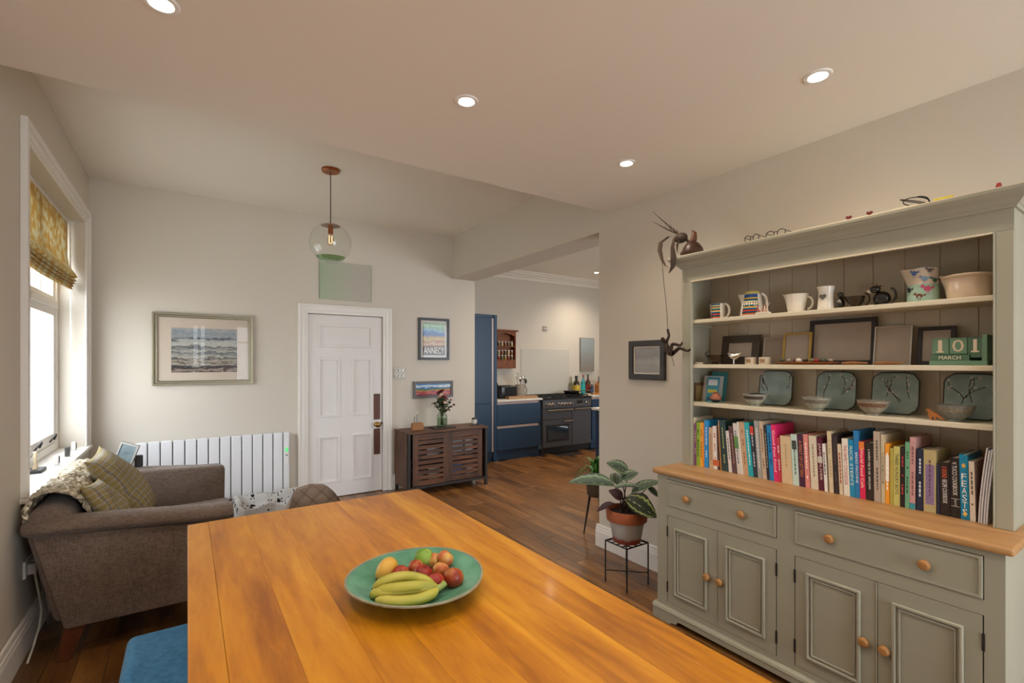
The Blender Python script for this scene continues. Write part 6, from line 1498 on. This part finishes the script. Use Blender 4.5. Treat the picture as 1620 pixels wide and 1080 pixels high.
for k, (x0_, x1_, z0_, z1_) in enumerate(dl):
    d = MB().box(x0_, x1_, KF, KF + .02, z0_, z1_).build('oven_door', SLATE, t, bevel=.004)
    if k == 1:
        MB().box(x0_ + .07, x1_ - .06, KF - .003, KF - .0005, z0_ + .09, z1_ - .08).build('window_surround', BLACK, d); MB().box(x0_ + .10, x1_ - .09, KF - .006, KF - .0032, z0_ + .12, z1_ - .11).build('oven_glass', M('#20303c', .05, spec=.8), d)
    hx0, hx1, hz = [(x0_ + .06, x1_ - .005, z1_ - .02), (5.16, x1_ - .005, z1_ - .03), (x0_ + .02, x1_ - .02, z1_ - .02)][k]
    m = MB(); m.tube([(hx0, KF - .035, hz), (hx1, KF - .035, hz)], .015, 10); h_ = m.build('handle', STEEL, d, smooth=40)
    for x in (hx0 + .03, hx1 - .03): MB().tube([(x, KF - .034, hz), (x, KF, hz)], .006, 8).build('handle_post', STEEL, h_)
MB().box(a0, a1, KF - .005, KY1 - .03, .8905, .915).build('hob', M('#1c1c1e', .35, .3), t, bevel=.004)
for x in (4.9, 5.1, 5.3, 5.5, 5.68):
    for y in (6.28, 6.52):
        m = MB(); m.lathe([(0, .0), (.045, 0), (.045, .012), (.03, .02), (0, .02)], (x, y, .9155), 16); m.build('burner', BLACK, t, smooth=40)
for x in (4.78, 5.13, 5.47):
    m = MB()
    for q in range(4): m.box(x + q * .1, x + q * .1 + .012, 6.18, 6.64, .936, .950)
    for q in range(3): m.box(x - .005, x + .315, 6.2 + q * .2, 6.212 + q * .2, .9362, .9498)
    for q in (0, .3):
        for y in (6.185, 6.625): m.box(x + q, x + q + .012, y, y + .012, .9152, .937)
    m.build('pan_support', BLACK, t)
# frying pans on the hob
t = thing('frying_pan', (5.62, 6.35, .95), 'black frying pan on the right of the hob', 'pan')
m = MB(); m.lathe([(0, 0), (.1, 0), (.11, .004), (.14, .05), (.146, .052), (.112, .008), (0, .006)], (5.56, 6.36, .9505), 28); m.build('pan', M('#1d1c1d', .35, .3), t, smooth=50)
m = MB(); m.tube([(5.69, 6.33, .995), (5.78, 6.27, 1.01), (5.92, 6.18, 1.0)], [.012, .014, .011], 8, flat=.6); m.build('handle', BLACK, t, smooth=50)
# splashback, picture, socket, spice rack
m = MB(); m.box(4.752, 5.838, KY1 - .01, KY1 - .0005, .93, 1.735); m.build('splashback', M('#cac6bc', .2, name='glass_splashback'), bevel=.002, label='pale glass splashback panel behind the range cooker', cat='splashback')
t = thing('kitchen_picture', (6.27, KY1, 1.335), 'plain pale grey-blue canvas on the kitchen wall', 'picture')
MB().box(6.103, 6.443, KY1 - .025, KY1 - .0005, 1.335, 1.955).build('canvas', bands('grey_canvas', [(.0, '#8f8578'), (.3, '#8c8c88'), (.7, '#97a0a2'), (1, '#a0a8aa')], .2, 3, (1, 1, 1), .05, height=.62), t); MB().ring((6.098, 6.448, 1.33, 1.96), (6.103, 6.443, 1.335, 1.955), lambda a, b, d: (a, KY1 - (.0005, .028)[d], b)).build('edge', M('#6c6862', .5), t)
t = thing('wall_socket', (5.27, KY1, 2.055), 'steel wall plate high on the kitchen wall', 'socket')
MB().box(5.22, 5.32, KY1 - .008, KY1 - .0005, 2.055, 2.142).build('plate', M('#a39d90', .35, .4), t, bevel=.002)
for x in (5.245, 5.285): MB().box(x, x + .016, KY1 - .011, KY1 - .0082, 2.08, 2.115).build('rocker', WHITE, t)
PINE = wood('spice_pine', '#6a3614', '#96562a', 'z', .45, 1.2)
t = thing('spice_rack', (4.35, 6.68, 1.386), 'brown wooden wall spice rack beside the tall cabinet', 'rack')
sx0, sx1, sy = 4.12, 4.56, 6.62
for x in (sx0, sx1 - .018): MB().box(x, x + .018, sy, KY1 - .0005, 1.4, 2.01).build('side', PINE, t)
MB().box(sx0 + .0182, sx1 - .0182, KY1 - .01, KY1 - .0005, 1.4, 2.01).build('back', PINE, t)
for z in (1.4, 1.53, 1.755): MB().box(sx0 + .0182, sx1 - .0182, sy, KY1 - .0105, z, z + .014).build('shelf', PINE, t)
MB().box(sx0 - .03, sx1 + .035, sy - .03, KY1 - .0005, 2.0105, 2.038).build('cornice', PINE, t, bevel=.008)
dwr = MB().box(sx0 + .02, sx1 - .02, sy - .006, sy + .1, 1.416, 1.526).build('drawer', PINE, t)
m = MB(); m.lathe([(0, -.02), (.011, -.016), (.006, -.006), (.006, 0), (0, 0)], ((sx0 + sx1) / 2 + .03, sy - .0062, 1.47), 12, 'y'); m.build('knob', BLACK, dwr, smooth=40)
m = MB(); m.prism([(sx0 + .0183, sy + .002, 2.01), (sx0 + .0183, sy + .002, 1.93)] + [(sx0 + .018 + (sx1 - sx0 - .036) * k / 8, sy + .002, 1.93 + .055 * math.sin(PI * k / 8)) for k in range(1, 8)] + [(sx1 - .0183, sy + .002, 1.93), (sx1 - .0183, sy + .002, 2.01)], (0, .012, 0)); m.build('arched_apron', PINE, t)
spc = ['#7a3c1c', '#a08a3c', '#4a3a24', '#8a2c1c', '#b09a6c', '#5c5a2c']
jb = {c: MB().lathe([(0, 0), (.02, 0), (.021, .004), (.021, .055), (.015, .06), (0, .06)], (0, 0, 0), 12).mesh('jar', M(c, .2, coat=.5), smooth=40) for c in spc}
jl = MB().lathe([(0, .06), (.017, .06), (.017, .08), (0, .08)], (0, 0, 0), 12).mesh('lid', M('#d5d0c6', .35), smooth=40)
for row, (z, nm) in enumerate(((1.7692, 'upper'), (1.5442, 'front lower'), (1.6262, 'stacked'))):
    for k in range(6):
        x = sx0 + .055 + k * .064; y = sy + .03
        j = thing('spice_jar', (x, y, z), '%s spice jar on the %s row of the spice rack' % (['leftmost', 'second', 'third', 'fourth', 'fifth', 'rightmost'][k], nm), 'jar', 'spice jars on the %s row' % nm, rotz=0)
        inst('jar', jb[spc[(k * 2 + row) % 6]], j, Matrix()); inst('lid', jl, j, Matrix())
# worktop things left of the range
KT = .9254
t = thing('toaster', (4.22, 6.42, KT), 'black two-slot toaster on the kitchen worktop', 'toaster')
MB().box(4.07, 4.385, 6.33, 6.51, KT + .01, KT + .205).build('body', M('#18181a', .3), t, bevel=.03, seg=3, smooth=50); MB().box(4.15, 4.375, 6.322, 6.3305, KT + .04, KT + .17).build('side_plate', M('#2c2e32', .15, .4), t)
for y in (6.37, 6.44): MB().box(4.12, 4.34, y, y + .028, KT + .2048, KT + .2075).build('slot', BLACK, t)
MB().box(4.1, 4.36, 6.35, 6.49, KT, KT + .0098).build('foot', BLACK, t)
t = thing('utensil_jug', (4.52, 6.45, KT), 'stoneware jug full of kitchen utensils on the worktop', 'jug')
STN = M('#9a8f80', .6, var=.1, vscale=10)
m = MB(); m.lathe(inner([(0, 0), (.085, 0), (.09, .01), (.09, .1), (.08, .17), (.075, .21)], .006), (4.52, 6.45, KT), 24); m.build('body', STN, t, smooth=60)
m = MB(); m.tube([(4.52 + .078 + .05 * math.cos(math.radians(a)), 6.43, KT + .11 + .07 * math.sin(math.radians(a))) for a in range(-80, 81, 20)], .011, 8); m.build('handle', STN, t, smooth=60)
for k, (dx, h, kind) in enumerate(((-.06, .36, 'whisk'), (.0, .31, 'ladle'), (.06, .34, 'spoon'), (.09, .28, 'spoon'), (-.02, .33, 'spoon'))):
    p1 = (4.52 + dx, 6.44 - .01 * k, KT + h - .05); m = MB(); m.tube([(4.52 + dx * .3, 6.45, KT + .02), p1], .005, 6); u = m.build('utensil', [CHROME, BLACK][k % 2], t)
    if kind == 'whisk':
        for q in range(4):
            c_, s_ = math.cos(q * PI / 4), math.sin(q * PI / 4); m = MB(); m.tube([(p1[0] + .03 * math.sin(2 * PI * i / 12) * c_, p1[1] + .03 * math.sin(2 * PI * i / 12) * s_, p1[2] + .045 - .05 * math.cos(2 * PI * i / 12)) for i in range(13)], .002, 5); m.build('whisk_wire', CHROME, u)
    else: m = MB(); m.ball((p1[0], p1[1], p1[2] + .035), .028, .01, .04, 12, 8); m.build('utensil_head', [CHROME, BLACK][k % 2] if kind == 'spoon' else M('#8a5a3c', .3, .6), u, smooth=60)
m = MB(); m.box(4.14, 4.70, 6.2, 6.31, KT, KT + .04); m.build('chopping_board', wood('board_wood', '#7a5434', '#b08a60', 'x', .5), bevel=.004, label='thick wooden chopping board lying on the worktop edge', cat='board')
t = thing('kettle', (4.0, 6.40, KT), 'kettle edge showing behind the tall cabinet', 'kettle')
m = MB(); m.lathe([(0, 0), (.075, 0), (.07, .1), (.045, .18), (0, .19)], (3.99, 6.45, KT), 20); m.build('body', M('#c9c3b8', .3, .5), t, smooth=50); m = MB(); m.tube([(3.99, 6.40, KT + .18), (3.99, 6.38, KT + .24), (4.03, 6.38, KT + .25), (4.06, 6.4, KT + .2)], .01, 8); m.build('handle', BLACK, t, smooth=50)
# bottles, knife block, coffee machine right of the range
def bottle(x, y, r, h, c, lc, cap, label, lw=.6):
    t = thing('bottle', (x, y, KT), label, 'bottle', 'bottles beside the range cooker')
    m = MB(); m.lathe([(0, 0), (r, 0), (r, h * .55), (r * .9, h * .64), (r * .4, h * .74), (r * .36, h * .9), (0, h * .9)], (x, y, KT), 18); m.build('glass_body', M(c, .15, coat=.5), t, smooth=45)
    m = MB(); m.lathe([(r * 1.015, h * .1), (r * 1.015, h * .5)], (x, y, KT), 18); m.f = [f for f in m.f if len(f) == 4]; m.build('paper_label', M(lc, .6, var=.25, vscale=40), t, smooth=60)
    m = MB(); m.lathe([(0, h * .9), (r * .45, h * .9), (r * .45, h), (0, h)], (x, y, KT), 14); m.build('cap', M(cap, .4), t, smooth=40)
bottle(5.85, 6.56, .062, .33, '#2a2412', '#c8a830', '#1a1a1a', 'squat dark oil bottle with a yellow label')
bottle(6.05, 6.6, .042, .34, '#158a90', '#1fa8a8', '#a02c2c', 'turquoise bottle with a red cap')
bottle(6.2, 6.63, .045, .35, '#3a1c10', '#7a3020', '#1c3c24', 'dark brown sauce bottle with a green cap'); bottle(6.17, 6.49, .03, .2, '#20283c', '#30406c', '#d8d4cc', 'short navy bottle in front of the brown sauce'); bottle(5.78 + .06, 6.69, .03, .31, '#8a8a70', '#a8a488', '#8c8a84', 'slim pale bottle against the wall')
t = thing('knife_block', (6.38, 6.5, KT), 'wooden knife block with black-handled knives', 'knife block')
KB = wood('knife_block_wood', '#8a5220', '#b8783a', 'z', .4)
m = MB(); m.prism([(6.28, 6.42, KT), (6.45, 6.42, KT), (6.45, 6.42, KT + .2), (6.36, 6.42, KT + .24), (6.28, 6.42, KT + .16)], (0, .11, 0)); m.build('block', KB, t, bevel=.004)
for k in range(5): m = MB(); m.tube([(6.31 + .028 * k, 6.45 + .012 * (k % 3), KT + .18), (6.28 + .036 * k, 6.43 + .012 * (k % 3), KT + .31 + .02 * (k % 2))], .011, 6, flat=.6); m.build('knife_handle', BLACK, t)
m = MB(); m.box(6.0, 6.3, 6.2, 6.36, KT, KT + .02); m.build('chopping_board', wood('small_board_wood', '#9a6422', '#c8883a', 'x', .45), bevel=.004, label='small orange wooden board right of the hob', cat='board')
t = thing('coffee_machine', (6.62, 6.45, KT), 'white and chrome coffee machine at the kitchen corner', 'coffee machine')
MB().box(6.5, 6.75, 6.3, 6.6, KT, KT + .2).build('base', M('#cfcac0', .3), t, bevel=.015, seg=2); MB().box(6.55, 6.7, 6.45, 6.58, KT + .2005, KT + .44).build('column', CHROME, t, bevel=.01)
m = MB(); m.lathe([(0, 0), (.06, 0), (.065, .12), (.05, .13), (0, .13)], (6.62, 6.38, KT + .32), 18); m.build('group_head', CHROME, t, smooth=50)
